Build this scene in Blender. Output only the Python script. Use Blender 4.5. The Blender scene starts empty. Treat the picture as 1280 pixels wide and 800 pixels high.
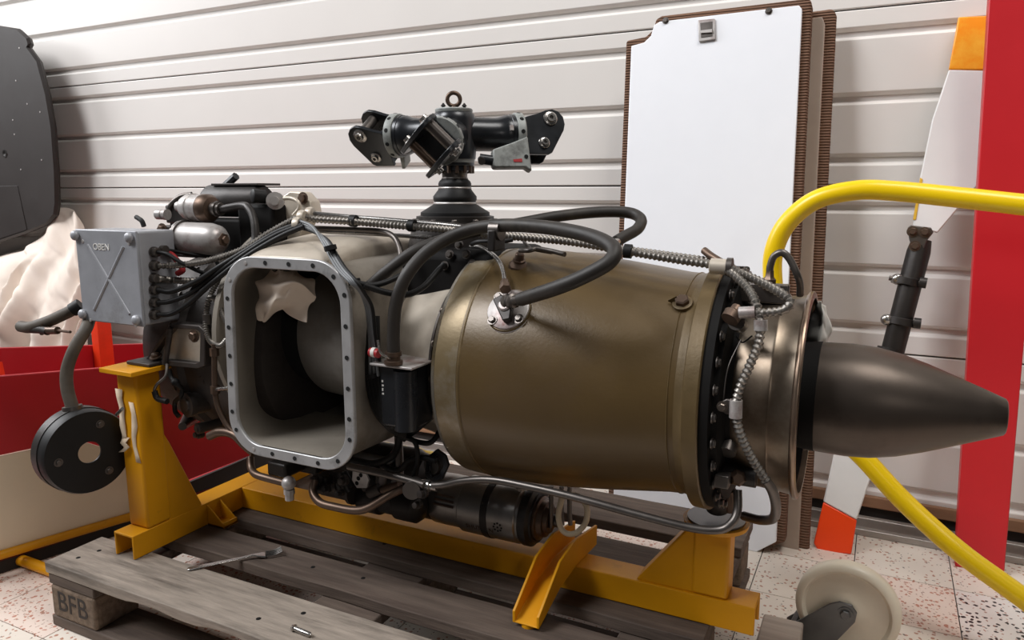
import bpy, bmesh, math, random
from mathutils import Vector, Matrix, noise
random.seed(7); noise.seed_set(7)
def nvec(v): return Vector((noise.noise(v+Vector((11.3, 0, 0))), noise.noise(v+Vector((0, 27.1, 0))), noise.noise(v+Vector((0, 0, 41.7)))))
R = math.radians
scene = bpy.context.scene
COL = scene.collection

# ------------------------------------------------------------------ camera, world, lights, exposure
CAM = Vector((0, 0, .904))
F = 930.0
PITCH = math.atan(160/F); YAW = math.atan(470/math.hypot(F, 160))
cd = bpy.data.cameras.new('camera'); cam = bpy.data.objects.new('camera', cd); COL.objects.link(cam)
cam.location = CAM; cam.rotation_euler = (math.pi/2-PITCH, 0, YAW)
cd.sensor_width = 36; cd.lens = 36*F/1280; cd.clip_start = .02; cd.clip_end = 60
scene.camera = cam
scene.view_settings.view_transform = 'Standard'; scene.view_settings.look = 'None'
scene.view_settings.gamma = 1; scene.view_settings.use_curve_mapping = False
scene.view_settings.exposure = -0.27
w = bpy.data.worlds.new('world'); scene.world = w; w.use_nodes = True
w.node_tree.nodes['Background'].inputs[0].default_value = (.95, .97, 1, 1)
w.node_tree.nodes['Background'].inputs[1].default_value = .035
def area(name, loc, tgt, size, power, col=(1, 1, 1), sy=None):
    l = bpy.data.lights.new(name, 'AREA'); l.energy = power; l.color = col; l.size = size
    if sy: l.shape = 'RECTANGLE'; l.size_y = sy
    o = bpy.data.objects.new(name, l); COL.objects.link(o); o.location = loc
    o.rotation_euler = (Vector(tgt)-Vector(loc)).to_track_quat('-Z', 'Y').to_euler()
    return o
area('window_light', (-4.8, -3.0, 7.0), (-.6, 1.4, .6), 3.0, 740, (.97, .98, 1))
area('window_light', (-6.5, .3, 3.6), (-.3, 1.7, .7), 2.4, 260, (.97, .98, 1))
area('ceiling_light', (.9, .7, 4.2), (.4, 1.5, 0), 1.4, 95, (1, .97, .93))
area('lamp_light', (1.6, -1.6, 1.75), (-.8, 2, .9), .4, 6, (1, .95, .9))

# ------------------------------------------------------------------ helpers
cy_, sy_, cp_, sp_ = math.cos(YAW), math.sin(YAW), math.cos(PITCH), math.sin(PITCH)
FW = Vector((-sy_*cp_, cy_*cp_, -sp_)); RT = Vector((cy_, sy_, 0)); UP = RT.cross(FW)
def ray(x, y): return FW*F+RT*(x-640)+UP*(400-y)
def at(x, y, Y):                     # point of the photo at depth Y
    d = ray(x, y); return CAM+d*(Y/d.y)
def atz(x, y, z):
    d = ray(x, y); return CAM+d*((z-CAM.z)/d.z)
def atx(x, y, X):
    d = ray(x, y); return CAM+d*(X/d.x)
def atp(x, y, p, n):
    d = ray(x, y); return CAM+d*((p-CAM).dot(n)/d.dot(n))
Y0, Z0 = 1.25, .582                  # engine axis runs along X
def oncyl(x, y, r):
    d = ray(x, y); o = CAM-Vector((0, Y0, Z0))
    a = d.y**2+d.z**2; b = 2*(o.y*d.y+o.z*d.z); c = o.y**2+o.z**2-r*r
    t = (-b-math.sqrt(max(0, b*b-4*a*c)))/(2*a); return CAM+d*t
def lin(c):
    c /= 255; return c/12.92 if c <= .04045 else ((c+.055)/1.055)**2.4
def rgb(r, g, b): return (lin(r), lin(g), lin(b))

MATS = {}
def mat(name, c, rough=.5, metal=0., var=.15, scale=14, bump=0., bscale=60, dirt=None, dscale=5, dlo=.5, dhi=.7, stretch=(1, 1, 1), damt=1., spec=.5, rvar=.1):
    m = bpy.data.materials.new(name); m.use_nodes = True; nt = m.node_tree; n = nt.nodes; L = nt.links
    b = n['Principled BSDF']; b.inputs['Metallic'].default_value = metal; b.inputs['Specular IOR Level'].default_value = spec
    tc = n.new('ShaderNodeTexCoord'); mp = n.new('ShaderNodeMapping'); mp.inputs['Scale'].default_value = stretch
    L.new(tc.outputs['Object'], mp.inputs[0])
    def nz(s, d=6, r=.6):
        t = n.new('ShaderNodeTexNoise'); t.inputs['Scale'].default_value = s; t.inputs['Detail'].default_value = d
        t.inputs['Roughness'].default_value = r; L.new(mp.outputs[0], t.inputs[0]); return t
    t = nz(scale); cr = n.new('ShaderNodeValToRGB'); L.new(t.outputs[0], cr.inputs[0])
    lo = [max(0, v*(1-var)) for v in c]; hi = [min(1, v*(1+var*.7)) for v in c]
    cr.color_ramp.elements[0].position = .3; cr.color_ramp.elements[1].position = .7
    cr.color_ramp.elements[0].color = (*lo, 1); cr.color_ramp.elements[1].color = (*hi, 1)
    out = cr.outputs[0]
    if dirt:
        t2 = nz(dscale, 8, .7); r2 = n.new('ShaderNodeValToRGB'); L.new(t2.outputs[0], r2.inputs[0])
        r2.color_ramp.elements[0].position = dlo; r2.color_ramp.elements[1].position = dhi
        r2.color_ramp.elements[1].color = (damt, damt, damt, 1)
        mx = n.new('ShaderNodeMix'); mx.data_type = 'RGBA'; L.new(r2.outputs[0], mx.inputs[0]); L.new(out, mx.inputs[6])
        mx.inputs[7].default_value = (*dirt, 1); out = mx.outputs[2]
    L.new(out, b.inputs['Base Color'])
    mr = n.new('ShaderNodeMapRange'); mr.inputs[3].default_value = max(.03, rough-rvar); mr.inputs[4].default_value = min(1, rough+rvar)
    L.new(t.outputs[0], mr.inputs[0]); L.new(mr.outputs[0], b.inputs['Roughness'])
    if bump:
        t3 = nz(bscale, 4); bp = n.new('ShaderNodeBump'); bp.inputs['Strength'].default_value = bump; bp.inputs['Distance'].default_value = .002
        L.new(t3.outputs[0], bp.inputs['Height']); L.new(bp.outputs[0], b.inputs['Normal'])
    MATS[name] = m; return m

mat('wall', rgb(228, 223, 218), .42, var=.02, scale=3, rvar=.05)
mat('wall_joint', rgb(60, 55, 52), .8)
mat('sill_wood', rgb(150, 112, 84), .7, var=.2, stretch=(.3, 3, 3))
mat('rail_metal', rgb(170, 165, 160), .4, .6)
mat('dark_strip', rgb(46, 42, 40), .8)
mat('olive', rgb(92, 73, 43), .36, .12, var=.12, scale=7, bump=.12, bscale=160, dirt=rgb(92, 74, 52), dscale=4, dlo=.5, dhi=.75, spec=.5)
mat('olive_rim', rgb(100, 82, 52), .45, .25, var=.2, scale=18, bump=.2, bscale=120)
mat('bare_edge', rgb(150, 142, 130), .35, .7, var=.25, scale=12, dirt=rgb(112, 95, 60), dscale=9)
mat('exhaust_steel', rgb(128, 116, 102), .34, .85, var=.22, scale=9, dirt=rgb(88, 72, 58), dscale=5, dlo=.45, dhi=.7)
mat('copper_lip', rgb(140, 120, 104), .32, .9, var=.25, scale=25)
mat('near_black', rgb(20, 18, 17), .7, .1, var=.3, spec=.2)  # plain near-black tone for dark parts and backdrops
mat('cone_steel', rgb(82, 73, 66), .38, .75, var=.16, scale=5, bump=.05, dirt=rgb(64, 56, 50), dscale=6)
mat('bell_grey', rgb(150, 145, 139), .42, .4, var=.12, scale=10, dirt=rgb(110, 102, 94), dscale=6, dlo=.5, dhi=.8)
mat('taped_hose', rgb(84, 76, 67), .65, 0, var=.25, scale=30, bump=.3)
mat('cream_metal', rgb(200, 189, 174), .38, .3, var=.1, scale=8, bump=.08, dirt=rgb(140, 118, 96), dscale=5, dlo=.5, dhi=.8, damt=.7)
mat('grey_paint', rgb(162, 163, 168), .42, .2, var=.1, scale=20, bump=.1, dirt=rgb(110, 106, 100), dscale=8, dlo=.55, dhi=.8)
mat('duct_grey', rgb(150, 142, 131), .5, .3, var=.12, scale=12, dirt=rgb(84, 74, 64), dscale=6, dlo=.5, dhi=.8, bump=.1)
mat('rim_alloy', rgb(184, 183, 183), .4, .45, var=.15, scale=18, dirt=rgb(96, 92, 90), dscale=12, dlo=.55, dhi=.75)
mat('dark_cast', rgb(54, 50, 48), .45, .5, var=.25, scale=14, bump=.2, bscale=90, dirt=rgb(36, 33, 32), dscale=7)
mat('gear_cast', rgb(74, 68, 65), .5, .5, var=.25, scale=14, bump=.25, bscale=90, dirt=rgb(50, 44, 42), dscale=7)
mat('black_paint', rgb(36, 38, 42), .3, .3, var=.25, scale=20, spec=.6)
mat('drum_black', rgb(17, 16, 16), .5, .0, var=.25, scale=20, spec=.4)
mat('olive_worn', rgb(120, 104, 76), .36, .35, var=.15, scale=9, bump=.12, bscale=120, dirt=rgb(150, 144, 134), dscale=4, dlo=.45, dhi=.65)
mat('black_rubber', rgb(22, 21, 21), .55, 0, var=.2, scale=30, bump=.1, spec=.3)
mat('hose_rubber', rgb(40, 35, 31), .55, 0, var=.25, scale=26, bump=.15, dirt=rgb(96, 88, 78), dscale=10, dlo=.55, dhi=.8, damt=.5)
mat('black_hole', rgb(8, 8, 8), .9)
mat('steel', rgb(176, 172, 168), .25, .9, var=.15, scale=30)
mat('conduit', rgb(138, 133, 127), .42, .9, var=.15, scale=50)
mat('starter_steel', rgb(150, 145, 141), .33, .85, var=.2, scale=20)
mat('dark_steel', rgb(104, 98, 94), .38, .8, var=.2, scale=24)
mat('brown_steel', rgb(104, 86, 74), .42, .75, var=.25, scale=24)
mat('bolt', rgb(122, 112, 104), .35, .85, var=.2, scale=60)
mat('wire_grey', rgb(104, 106, 108), .45, 0, var=.15)
mat('silver_label', rgb(186, 181, 178), .42, .4, var=.15, scale=18, dirt=rgb(120, 90, 84), dscale=14)
mat('white_print', rgb(225, 222, 216), .6, 0, var=.1)
mat('red_paint_small', rgb(170, 40, 44), .5)
mat('tape', rgb(205, 184, 158), .8, 0, var=.15, scale=30, bump=.2)
mat('yellow_stand', rgb(212, 146, 12), .46, 0, var=.08, scale=6, bump=.08, bscale=120, dirt=rgb(120, 84, 26), dscale=9, dlo=.6, dhi=.78, spec=.3)
mat('yellow_tube', rgb(238, 200, 8), .3, 0, var=.05, scale=6, dirt=rgb(90, 76, 24), dscale=22, dlo=.68, dhi=.74)
mat('wood', rgb(142, 131, 120), .75, 0, var=.3, scale=12, bump=.5, bscale=40, dirt=rgb(62, 54, 48), dscale=2.2, dlo=.5, dhi=.7, stretch=(.8, 7, 7), spec=.3)
mat('wood_light', rgb(178, 164, 152), .75, 0, var=.2, scale=9, bump=.3, bscale=40, stretch=(.6, 7, 7), spec=.3)
mat('wood_shaded', rgb(96, 83, 74), .8, 0, var=.35, scale=9, bump=.5, bscale=40, dirt=rgb(66, 54, 48), dscale=4, dlo=.45, dhi=.75, stretch=(.6, 7, 7), spec=.3)  # darker copy of the wood; shade under the engine put into its colour
mat('wood_block', rgb(112, 96, 82), .85, 0, var=.45, scale=70, bump=.7, bscale=120, spec=.2)
mat('ink', rgb(48, 40, 35), .9)
mat('white_board', rgb(240, 241, 246), .4, 0, var=.01, rvar=.03)
mat('beige_board', rgb(170, 152, 138), .6, 0, var=.08)
mat('red_board', rgb(196, 26, 36), .42, 0, var=.04, scale=8, rvar=.04)
mat('red_body', rgb(172, 27, 37), .4, 0, var=.05, scale=5)
mat('orange_red', rgb(232, 60, 22), .45)
mat('cream_body', rgb(212, 196, 172), .45, 0, var=.05, scale=5)
mat('blade_white', rgb(232, 230, 228), .35, 0, var=.02)
mat('blade_orange', rgb(255, 152, 20), .35, 0, var=.06, scale=12, dirt=rgb(255, 186, 60), dscale=9, dlo=.45, dhi=.65)
mat('blade_red', rgb(250, 72, 14), .35, 0, var=.03)
mat('blade_yellow', rgb(225, 180, 60), .4)
mat('cloth', rgb(226, 212, 200), .9, 0, var=.05, scale=12, bump=.1, spec=.1)
mat('paper', rgb(232, 216, 200), .9, 0, var=.05, scale=14, spec=.1)
mat('cloth_yellow', rgb(236, 206, 120), .9, 0, var=.3, scale=18, dirt=rgb(240, 236, 226), dscale=10, spec=.1)
mat('door_brown', rgb(40, 32, 29), .6, 0., var=.1, scale=6, bump=.08, dirt=rgb(46, 40, 38), dscale=5)
mat('wheel_nylon', rgb(226, 216, 196), .42, 0, var=.06, scale=14, dirt=rgb(170, 140, 105), dscale=9, dlo=.58, dhi=.8, damt=.6)
mat('bracket_steel', rgb(112, 112, 112), .4, .8, var=.2)
mat('clear_hose', rgb(200, 186, 160), .35, 0, var=.1)
mat('green_grey', rgb(150, 153, 150), .5, .1, var=.12, scale=30, dirt=rgb(80, 80, 78), dscale=18)
mat('low_bounce_mortar', rgb(66, 60, 56), .9)  # floor base, made dark beyond the tiles to cut bounce onto the engine

def corduroy(name, c):                # brown ribbed edging cloth
    m = mat(name, c, .9, 0, var=.1, scale=10, spec=.1); nt = m.node_tree; n = nt.nodes; b = n['Principled BSDF']
    tc = n.new('ShaderNodeTexCoord'); wv = n.new('ShaderNodeTexWave'); wv.bands_direction = 'Z'; wv.inputs['Scale'].default_value = 45
    wv.inputs['Distortion'].default_value = .3
    nt.links.new(tc.outputs['Object'], wv.inputs[0]); bp = n.new('ShaderNodeBump'); bp.inputs['Strength'].default_value = 1; bp.inputs['Distance'].default_value = .004
    nt.links.new(wv.outputs[1], bp.inputs['Height']); nt.links.new(bp.outputs[0], b.inputs['Normal'])
corduroy('corduroy', rgb(120, 92, 76))

def terrazzo(name, base, chips, scale=70, dens=.35):
    m = bpy.data.materials.new(name); m.use_nodes = True; nt = m.node_tree; n = nt.nodes; L = nt.links; b = n['Principled BSDF']
    b.inputs['Roughness'].default_value = .4
    g = n.new('ShaderNodeNewGeometry'); mp = n.new('ShaderNodeMapping'); mp.inputs['Scale'].default_value = (1, 1.0, 1); L.new(g.outputs['Position'], mp.inputs[0])
    nz = n.new('ShaderNodeTexNoise'); nz.inputs['Scale'].default_value = 60; L.new(mp.outputs[0], nz.inputs[0])
    va = n.new('ShaderNodeVectorMath'); va.operation = 'SCALE'; va.inputs[3].default_value = .014; L.new(nz.outputs[1], va.inputs[0])
    ad = n.new('ShaderNodeVectorMath'); L.new(mp.outputs[0], ad.inputs[0]); L.new(va.outputs[0], ad.inputs[1])
    col = None
    bc = n.new('ShaderNodeRGB'); bc.outputs[0].default_value = (*base, 1); col = bc.outputs[0]
    for i, (c, s, d) in enumerate(chips):
        v = n.new('ShaderNodeTexVoronoi'); v.inputs['Scale'].default_value = s; L.new(ad.outputs[0], v.inputs[0])
        r = n.new('ShaderNodeValToRGB'); r.color_ramp.elements[0].position = d; r.color_ramp.elements[1].position = d+.05
        r.color_ramp.elements[0].color = (1, 1, 1, 1); r.color_ramp.elements[1].color = (0, 0, 0, 1); L.new(v.outputs['Distance'], r.inputs[0])
        sep = n.new('ShaderNodeSeparateColor'); L.new(v.outputs['Color'], sep.inputs[0])
        gt = n.new('ShaderNodeMath'); gt.operation = 'GREATER_THAN'; gt.inputs[1].default_value = .45; L.new(sep.outputs[0], gt.inputs[0])
        mu = n.new('ShaderNodeMath'); mu.operation = 'MULTIPLY'; L.new(r.outputs[0], mu.inputs[0]); L.new(gt.outputs[0], mu.inputs[1])
        mx = n.new('ShaderNodeMix'); mx.data_type = 'RGBA'; L.new(mu.outputs[0], mx.inputs[0]); L.new(col, mx.inputs[6]); mx.inputs[7].default_value = (*c, 1); col = mx.outputs[2]
    L.new(col, b.inputs['Base Color']); MATS[name] = m
terrazzo('tile_pink', rgb(226, 208, 196), [(rgb(186, 128, 108), 95, .34), (rgb(160, 130, 114), 140, .24)])
terrazzo('tile_pale', rgb(222, 212, 200), [(rgb(176, 130, 110), 80, .26), (rgb(96, 84, 78), 90, .16)])
terrazzo('tile_black', rgb(226, 220, 214), [(rgb(40, 38, 38), 75, .32), (rgb(176, 130, 112), 100, .24)])

class MB:
    def __init__(s): s.v = []; s.f = []
    def add(s, vs, fs):
        b = len(s.v); s.v += [Vector(v) for v in vs]; s.f += [tuple(i+b for i in f) for f in fs]; return s
    def box(s, lo, hi, M=None):
        x0, y0, z0 = lo; x1, y1, z1 = hi
        vs = [Vector(p) for p in ((x0,y0,z0),(x1,y0,z0),(x1,y1,z0),(x0,y1,z0),(x0,y0,z1),(x1,y0,z1),(x1,y1,z1),(x0,y1,z1))]
        if M: vs = [M @ v for v in vs]
        return s.add(vs, [(0,3,2,1),(4,5,6,7),(0,1,5,4),(1,2,6,5),(2,3,7,6),(3,0,4,7)])
    def loft(s, loops, cap0=True, cap1=True, closed=True):
        n = len(loops[0]); vs = [p for l in loops for p in l]; fs = []
        for i in range(len(loops)-1):
            for j in range(n if closed else n-1):
                k = (j+1) % n; fs.append((i*n+j, i*n+k, (i+1)*n+k, (i+1)*n+j))
        if cap0: fs.append(tuple(range(n))[::-1])
        if cap1: fs.append(tuple((len(loops)-1)*n+j for j in range(n)))
        return s.add(vs, fs)
    def lathe(s, prof, o, ax, seg=48, a0=0, a1=2*math.pi, cap=True):
        ax = Vector(ax).normalized(); o = Vector(o)
        u = ax.orthogonal().normalized(); v = ax.cross(u); full = abs(a1-a0-2*math.pi) < 1e-6
        n = seg if full else seg+1; loops = []
        for a, r in prof:
            loops.append([o+ax*a+(u*math.cos(a0+(a1-a0)*j/seg)+v*math.sin(a0+(a1-a0)*j/seg))*max(r, 1e-5) for j in range(n)])
        c = cap and full and prof[0] != prof[-1]; return s.loft(loops, c and prof[0][1] > 1e-4, c and prof[-1][1] > 1e-4, full)
    def cyl(s, p0, p1, r0, r1=None, seg=20):
        p0 = Vector(p0); p1 = Vector(p1); d = (p1-p0).length
        return s.lathe([(0, r0), (d, r0 if r1 is None else r1)], p0, p1-p0, seg)
    def tube(s, pts, r, seg=10, n=10, rib=0, closed=False, cap=True):
        P = spline(pts, n, closed) if n > 1 else [Vector(p) for p in pts]
        if rib: P = resample(P, rib/2)
        loops = frames(P, [r*(1 if (not rib or i % 2) else .7) for i in range(len(P))], seg, closed)
        if closed: loops.append(loops[0])
        return s.loft(loops, cap and not closed, cap and not closed)
    def prism(s, poly, off):             # 3-D polygon extruded by a vector
        off = Vector(off); return s.loft([[Vector(p) for p in poly], [Vector(p)+off for p in poly]])
    def ringprism(s, outer, inner, off):
        off = Vector(off); n = len(outer); a = [Vector(p) for p in outer]; b = [Vector(p) for p in inner]
        loops = [a, [p+off for p in a], [p+off for p in b], b, a]
        return s.loft(loops, False, False)
    def sphere(s, c, r, sq=(1, 1, 1), seg=16, rings=10):
        c = Vector(c); loops = []
        for i in range(rings+1):
            t = math.pi*i/rings; loops.append([c+Vector((r*sq[0]*max(1e-4, math.sin(t))*math.cos(2*math.pi*j/seg), r*sq[1]*max(1e-4, math.sin(t))*math.sin(2*math.pi*j/seg), -r*sq[2]*math.cos(t))) for j in range(seg)])
        return s.loft(loops, True, True)
    def torus(s, c, ax, R_, r, seg=32, t=10):
        ax = Vector(ax).normalized(); u = ax.orthogonal().normalized(); v = ax.cross(u); c = Vector(c)
        pts = [c+(u*math.cos(2*math.pi*j/seg)+v*math.sin(2*math.pi*j/seg))*R_ for j in range(seg)]
        return s.tube(pts, r, t, 1, closed=True)
    def mesh(s, name, m=None, angle=38):
        me = bpy.data.meshes.new(name); me.from_pydata([tuple(v) for v in s.v], [], s.f)
        bm = bmesh.new(); bm.from_mesh(me); bmesh.ops.remove_doubles(bm, verts=bm.verts, dist=1e-6)
        bmesh.ops.recalc_face_normals(bm, faces=bm.faces); bm.to_mesh(me); bm.free()
        for p in me.polygons: p.use_smooth = True
        me.set_sharp_from_angle(angle=R(angle))
        if m: me.materials.append(MATS[m])
        return me
    def build(s, name, m, par=None, bev=0, seg=2, sub=0, thick=0, label=None, angle=38):
        o = bpy.data.objects.new(name, s.mesh(name, m, angle)); COL.objects.link(o)
        attach(o, par)
        if sub: md = o.modifiers.new('sub', 'SUBSURF'); md.levels = md.render_levels = sub
        if thick: md = o.modifiers.new('thick', 'SOLIDIFY'); md.thickness = thick; md.offset = 0
        if bev:
            md = o.modifiers.new('bev', 'BEVEL'); md.width = bev; md.segments = seg; md.limit_method = 'ANGLE'; md.angle_limit = R(35)
        if label: o['label'] = label
        return o

def spline(pts, n=10, closed=False):
    P = [Vector(p) for p in pts]; m = len(P); out = []
    if m == 2: return [P[0].lerp(P[1], i/n) for i in range(n+1)]
    for i in range(m if closed else m-1):
        if closed: a, b, c, d = P[(i-1) % m], P[i], P[(i+1) % m], P[(i+2) % m]
        else: a = P[i-1] if i else P[0]*2-P[1]; b = P[i]; c = P[i+1]; d = P[i+2] if i+2 < m else P[-1]*2-P[-2]
        for k in range(n):
            t = k/n; out.append(.5*((2*b)+(c-a)*t+(2*a-5*b+4*c-d)*t*t+(3*b-a-3*c+d)*t**3))
    if not closed: out.append(P[-1])
    return out
def resample(P, step):
    out = [P[0]]; acc = 0
    for a, b in zip(P, P[1:]):
        L = (b-a).length; pos = step-acc
        while pos <= L: out.append(a.lerp(b, pos/L)); pos += step
        acc = (acc+L) % step if L else acc
    return out if len(out) > 2 else P
def frames(P, rs, seg, closed=False):
    loops = []; m = len(P); u = None
    for i, p in enumerate(P):
        if closed: t = P[(i+1) % m]-P[i-1]
        else: t = P[min(i+1, m-1)]-P[max(i-1, 0)]
        t = t.normalized()
        if u is None: u = t.orthogonal().normalized()
        else: u = (u-t*u.dot(t)); u = u.normalized() if u.length > 1e-6 else t.orthogonal().normalized()
        v = t.cross(u)
        loops.append([p+(u*math.cos(2*math.pi*j/seg)+v*math.sin(2*math.pi*j/seg))*rs[i] for j in range(seg)])
    return loops
WO = {}                                # world origin of an object
def attach(o, par, loc=(0, 0, 0)):
    loc = Vector(loc)
    if par is not None: o.parent = par; o.location = loc-WO[par]
    else: o.location = loc
    WO[o] = loc
def thing(name, label, cat, loc, group=None):
    o = bpy.data.objects.new(name, None); COL.objects.link(o); o.location = loc; WO[o] = Vector(loc); o.empty_display_size = .05
    tag(o, label, cat, group); return o
def tag(o, label, cat, group=None, kind=None):
    if label: o['label'] = label
    if cat: o['category'] = cat
    if group: o['group'] = group
    if kind: o['kind'] = kind
    return o
def inst(name, me, loc, ax, par, spin=0):
    o = bpy.data.objects.new(name, me); COL.objects.link(o)
    attach(o, par, loc); o.rotation_mode = 'QUATERNION'
    o.rotation_quaternion = Vector((0, 0, 1)).rotation_difference(Vector(ax).normalized()) @ Matrix.Rotation(spin, 3, 'Z').to_quaternion()
    return o
def rrect(x0, x1, z0, z1, r, n=8):
    out = []
    for cx, cz, a in ((x1-r, z1-r, 0), (x0+r, z1-r, 90), (x0+r, z0+r, 180), (x1-r, z0+r, 270)):
        for i in range(n+1):
            t = R(a+90*i/n); out.append((cx+r*math.cos(t), cz+r*math.sin(t)))
    return out
def textmesh(s, size, m, depth=.0006):
    c = bpy.data.curves.new('txt', 'FONT'); c.body = s; c.size = size; c.extrude = depth; c.align_x = 'CENTER'; c.align_y = 'CENTER'
    o = bpy.data.objects.new('txt', c); COL.objects.link(o); dg = bpy.context.evaluated_depsgraph_get(); dg.update()
    me = bpy.data.meshes.new_from_object(o.evaluated_get(dg)); bpy.data.objects.remove(o); me.materials.clear(); me.materials.append(MATS[m]); return me
def hexmesh(r, h, m, washer=True):
    b = MB(); b.lathe([(0, r), (h*.8, r), (h, r*.8)], (0, 0, 0), (0, 0, 1), 6)
    if washer: b.lathe([(0, r*1.45), (h*.25, r*1.45)], (0, 0, 0), (0, 0, 1), 14)
    return b.mesh('bolt', m)
BOLT = hexmesh(.0055, .006, 'bolt'); BOLTD = hexmesh(.006, .006, 'dark_steel'); BOLTL = hexmesh(.009, .009, 'brown_steel')
SCREW = MB().lathe([(0, .006), (.003, .0058), (.005, .003), (.0052, .0)], (0, 0, 0), (0, 0, 1), 12).mesh('screw', 'steel')
HOLE = MB().lathe([(0, .0042), (.0006, .0042)], (0, 0, 0), (0, 0, 1), 12).mesh('bolt_hole', 'black_hole')
RIVET = MB().lathe([(0, .004), (.0008, 0.0038), (.0012, .0)], (0, 0, 0), (0, 0, 1), 10).mesh('rivet', 'silver_label')

# ------------------------------------------------------------------ setting
YW = 2.2
wall = MB().box((-6, YW, -.0), (3, YW+.06, 3.2)).build('wall_back', 'wall'); tag(wall, 'white ribbed sectional garage door at the back', None, kind='structure')
grooves = []
zb = .48-.442
for k in range(7):
    j = zb+.442*k; grooves += [(j, .003, 'j'), (j+.066, .013, 'g'), (j+.221, .013, 'g'), (j+.383, .013, 'g')]
grooves.sort()
for (za, wa, _), (zc, wc, _) in zip(grooves, grooves[1:]):
    lo, hi = za+wa/2, zc-wc/2; t = .014; s0 = .008 if wa > .01 else .001; s1 = .008 if wc > .01 else .001
    y1 = YW-t
    prof = [(YW, lo-.0), (y1+.001, lo+s0), (y1, lo+s0+.002), (y1, hi-s1-.002), (y1+.001, hi-s1), (YW, hi)]
    MB().loft([[Vector((X, y, z)) for y, z in prof] for X in (-6, 3)]).build('wall_panel', 'wall', wall, angle=20)
for z in [zb+.442*k for k in range(7)]:
    MB().box((-6, YW-.0045, z-.0014), (3, YW-.0005, z+.0014)).build('joint_seal', 'wall_joint', wall)
sz0 = at(1082, 634, YW-.03).z; sz1 = at(1082, 620, YW-.03).z
tag(MB().box((-6, YW-.03, sz0), (3, YW-.0145, sz1)).build('trim_1', 'sill_wood', bev=.003), 'brown wooden ledge along the foot of the back wall', None, kind='structure')
tag(MB().box((-6, YW-.013, .0), (3, YW-.002, sz0-.002)).build('trim_2', 'dark_strip'), 'strip coloured dark for the shaded gap under the wooden ledge', None, kind='structure')  # flat strip; the shade of the gap is put into its colour
tag(MB().box((-6, 2.125, 0), (3, 2.145, .032)).box((-6, 2.08, 0), (3, 2.1, .018)).build('trim_3', 'rail_metal', bev=.002), 'silver floor rails along the back wall', None, kind='structure')

floor = MB().box((-6, -4, -.06), (3, YW+.06, -.003)).build('floor', 'low_bounce_mortar'); tag(floor, 'terrazzo tiled floor', None, kind='structure')
TS = .2115; tm = {}
for nme in ('tile_pink', 'tile_pale', 'tile_black'):
    g = .0012; b = MB().box((g, g, -.02), (TS-g, TS-g, 0)); tm[nme] = b.mesh('tile', nme)
for i in range(-14, 5):
    for j in range(-6, 2):
        x, y = .206+TS*i, 1.877+TS*j
        nme = random.choice(['tile_pale', 'tile_pale', 'tile_pink', 'tile_pink', 'tile_pale'])
        if (i, j) == (0, -1): nme = 'tile_black'
        if (i, j) == (-1, -1): nme = 'tile_pink'
        if (i, j) in ((-2, -1), (-1, 0), (-1, -2), (-2, -2), (-3, -2), (-2, 0)): nme = 'tile_pale'
        o = bpy.data.objects.new('tile', tm[nme]); COL.objects.link(o); attach(o, floor, (x, y, random.uniform(-.0006, 0)))

# ------------------------------------------------------------------ pallet
PX0, PX1 = -1.518, -.225
pal = thing('pallet', 'weathered grey wooden pallet under the yellow engine stand', 'pallet', ((PX0+PX1)/2, 1.3, 0))
def plank(y0, y1, z0, z1, x0, x1, name, m, rough=.003, chips=()):
    n = 46; b = MB(); loops = []
    for i in range(n+1):
        x = x0+(x1-x0)*i/n; q = noise.noise(Vector((x*9, y0*17, z0*5)))*rough; q2 = noise.noise(Vector((x*9, y1*17+5, z1)))*rough
        c = 0
        for cx, cw, cdp in chips: c = max(c, cdp*math.exp(-((x-cx)/cw)**4))
        loops.append([Vector((x, y0+q, z0+c)), Vector((x, y1+q2, z0)), Vector((x, y1+q2*.6, z1)), Vector((x, y0+q*.6, z1+q*.2))])
    b.loft(loops); return b.build(name, m, pal, bev=.002, seg=2)
zt = .144
for (a, b_, ch) in ((.857, .987, ((-1.2, .05, .006), (-1.0, .06, .008))), (1.043, 1.135, ()), (1.19, 1.325, ()), (1.378, 1.485, ()), (1.565, 1.725, ())):
    plank(a, b_, zt-.024, zt, PX0+random.uniform(0, .01), PX1, 'deck_board', 'wood' if a < 1.0 else 'wood_shaded', chips=ch)
for x in (PX0+.005, -.94, PX1-.15):
    MB().box((x, .86, zt-.048), (x+.145, 1.722, zt-.025)).build('cross_board', 'wood_shaded', pal, bev=.003)
    for y in (.859, 1.23, 1.62):
        blk = MB().box((x+.004, y, .024), (x+.144, y+.1, zt-.0485)).build('block', 'wood_block', pal, bev=.006)
        if y < .9 and x < -1.4: corner_block = blk
for y in (.86, 1.232, 1.622):
    MB().box((PX0+.002, y, .0), (PX1, y+.1, .0235)).build('bottom_board', 'wood_shaded', pal, bev=.003)
me = textmesh('BFB', .062, 'ink', .0008)
o = bpy.data.objects.new('stamp', me); COL.objects.link(o); attach(o, corner_block, (PX0+.078, .8592, .062)); o.rotation_euler = (R(90), 0, 0)
NAIL = MB().lathe([(0, .005), (.0008, .004)], (0, 0, 0), (0, 0, 1), 10).mesh('nail', 'near_black')
for x, y in ((-1.47, .9), (-1.42, .96), (-1.46, .94), (-.96, .9), (-.9, .95), (-1.0, 1.09), (-.88, 1.1), (-.93, 1.24), (-.85, 1.28), (-1.44, 1.09)):
    inst('nail', NAIL, (x, y, zt), (0, 0, 1), pal)

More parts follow.
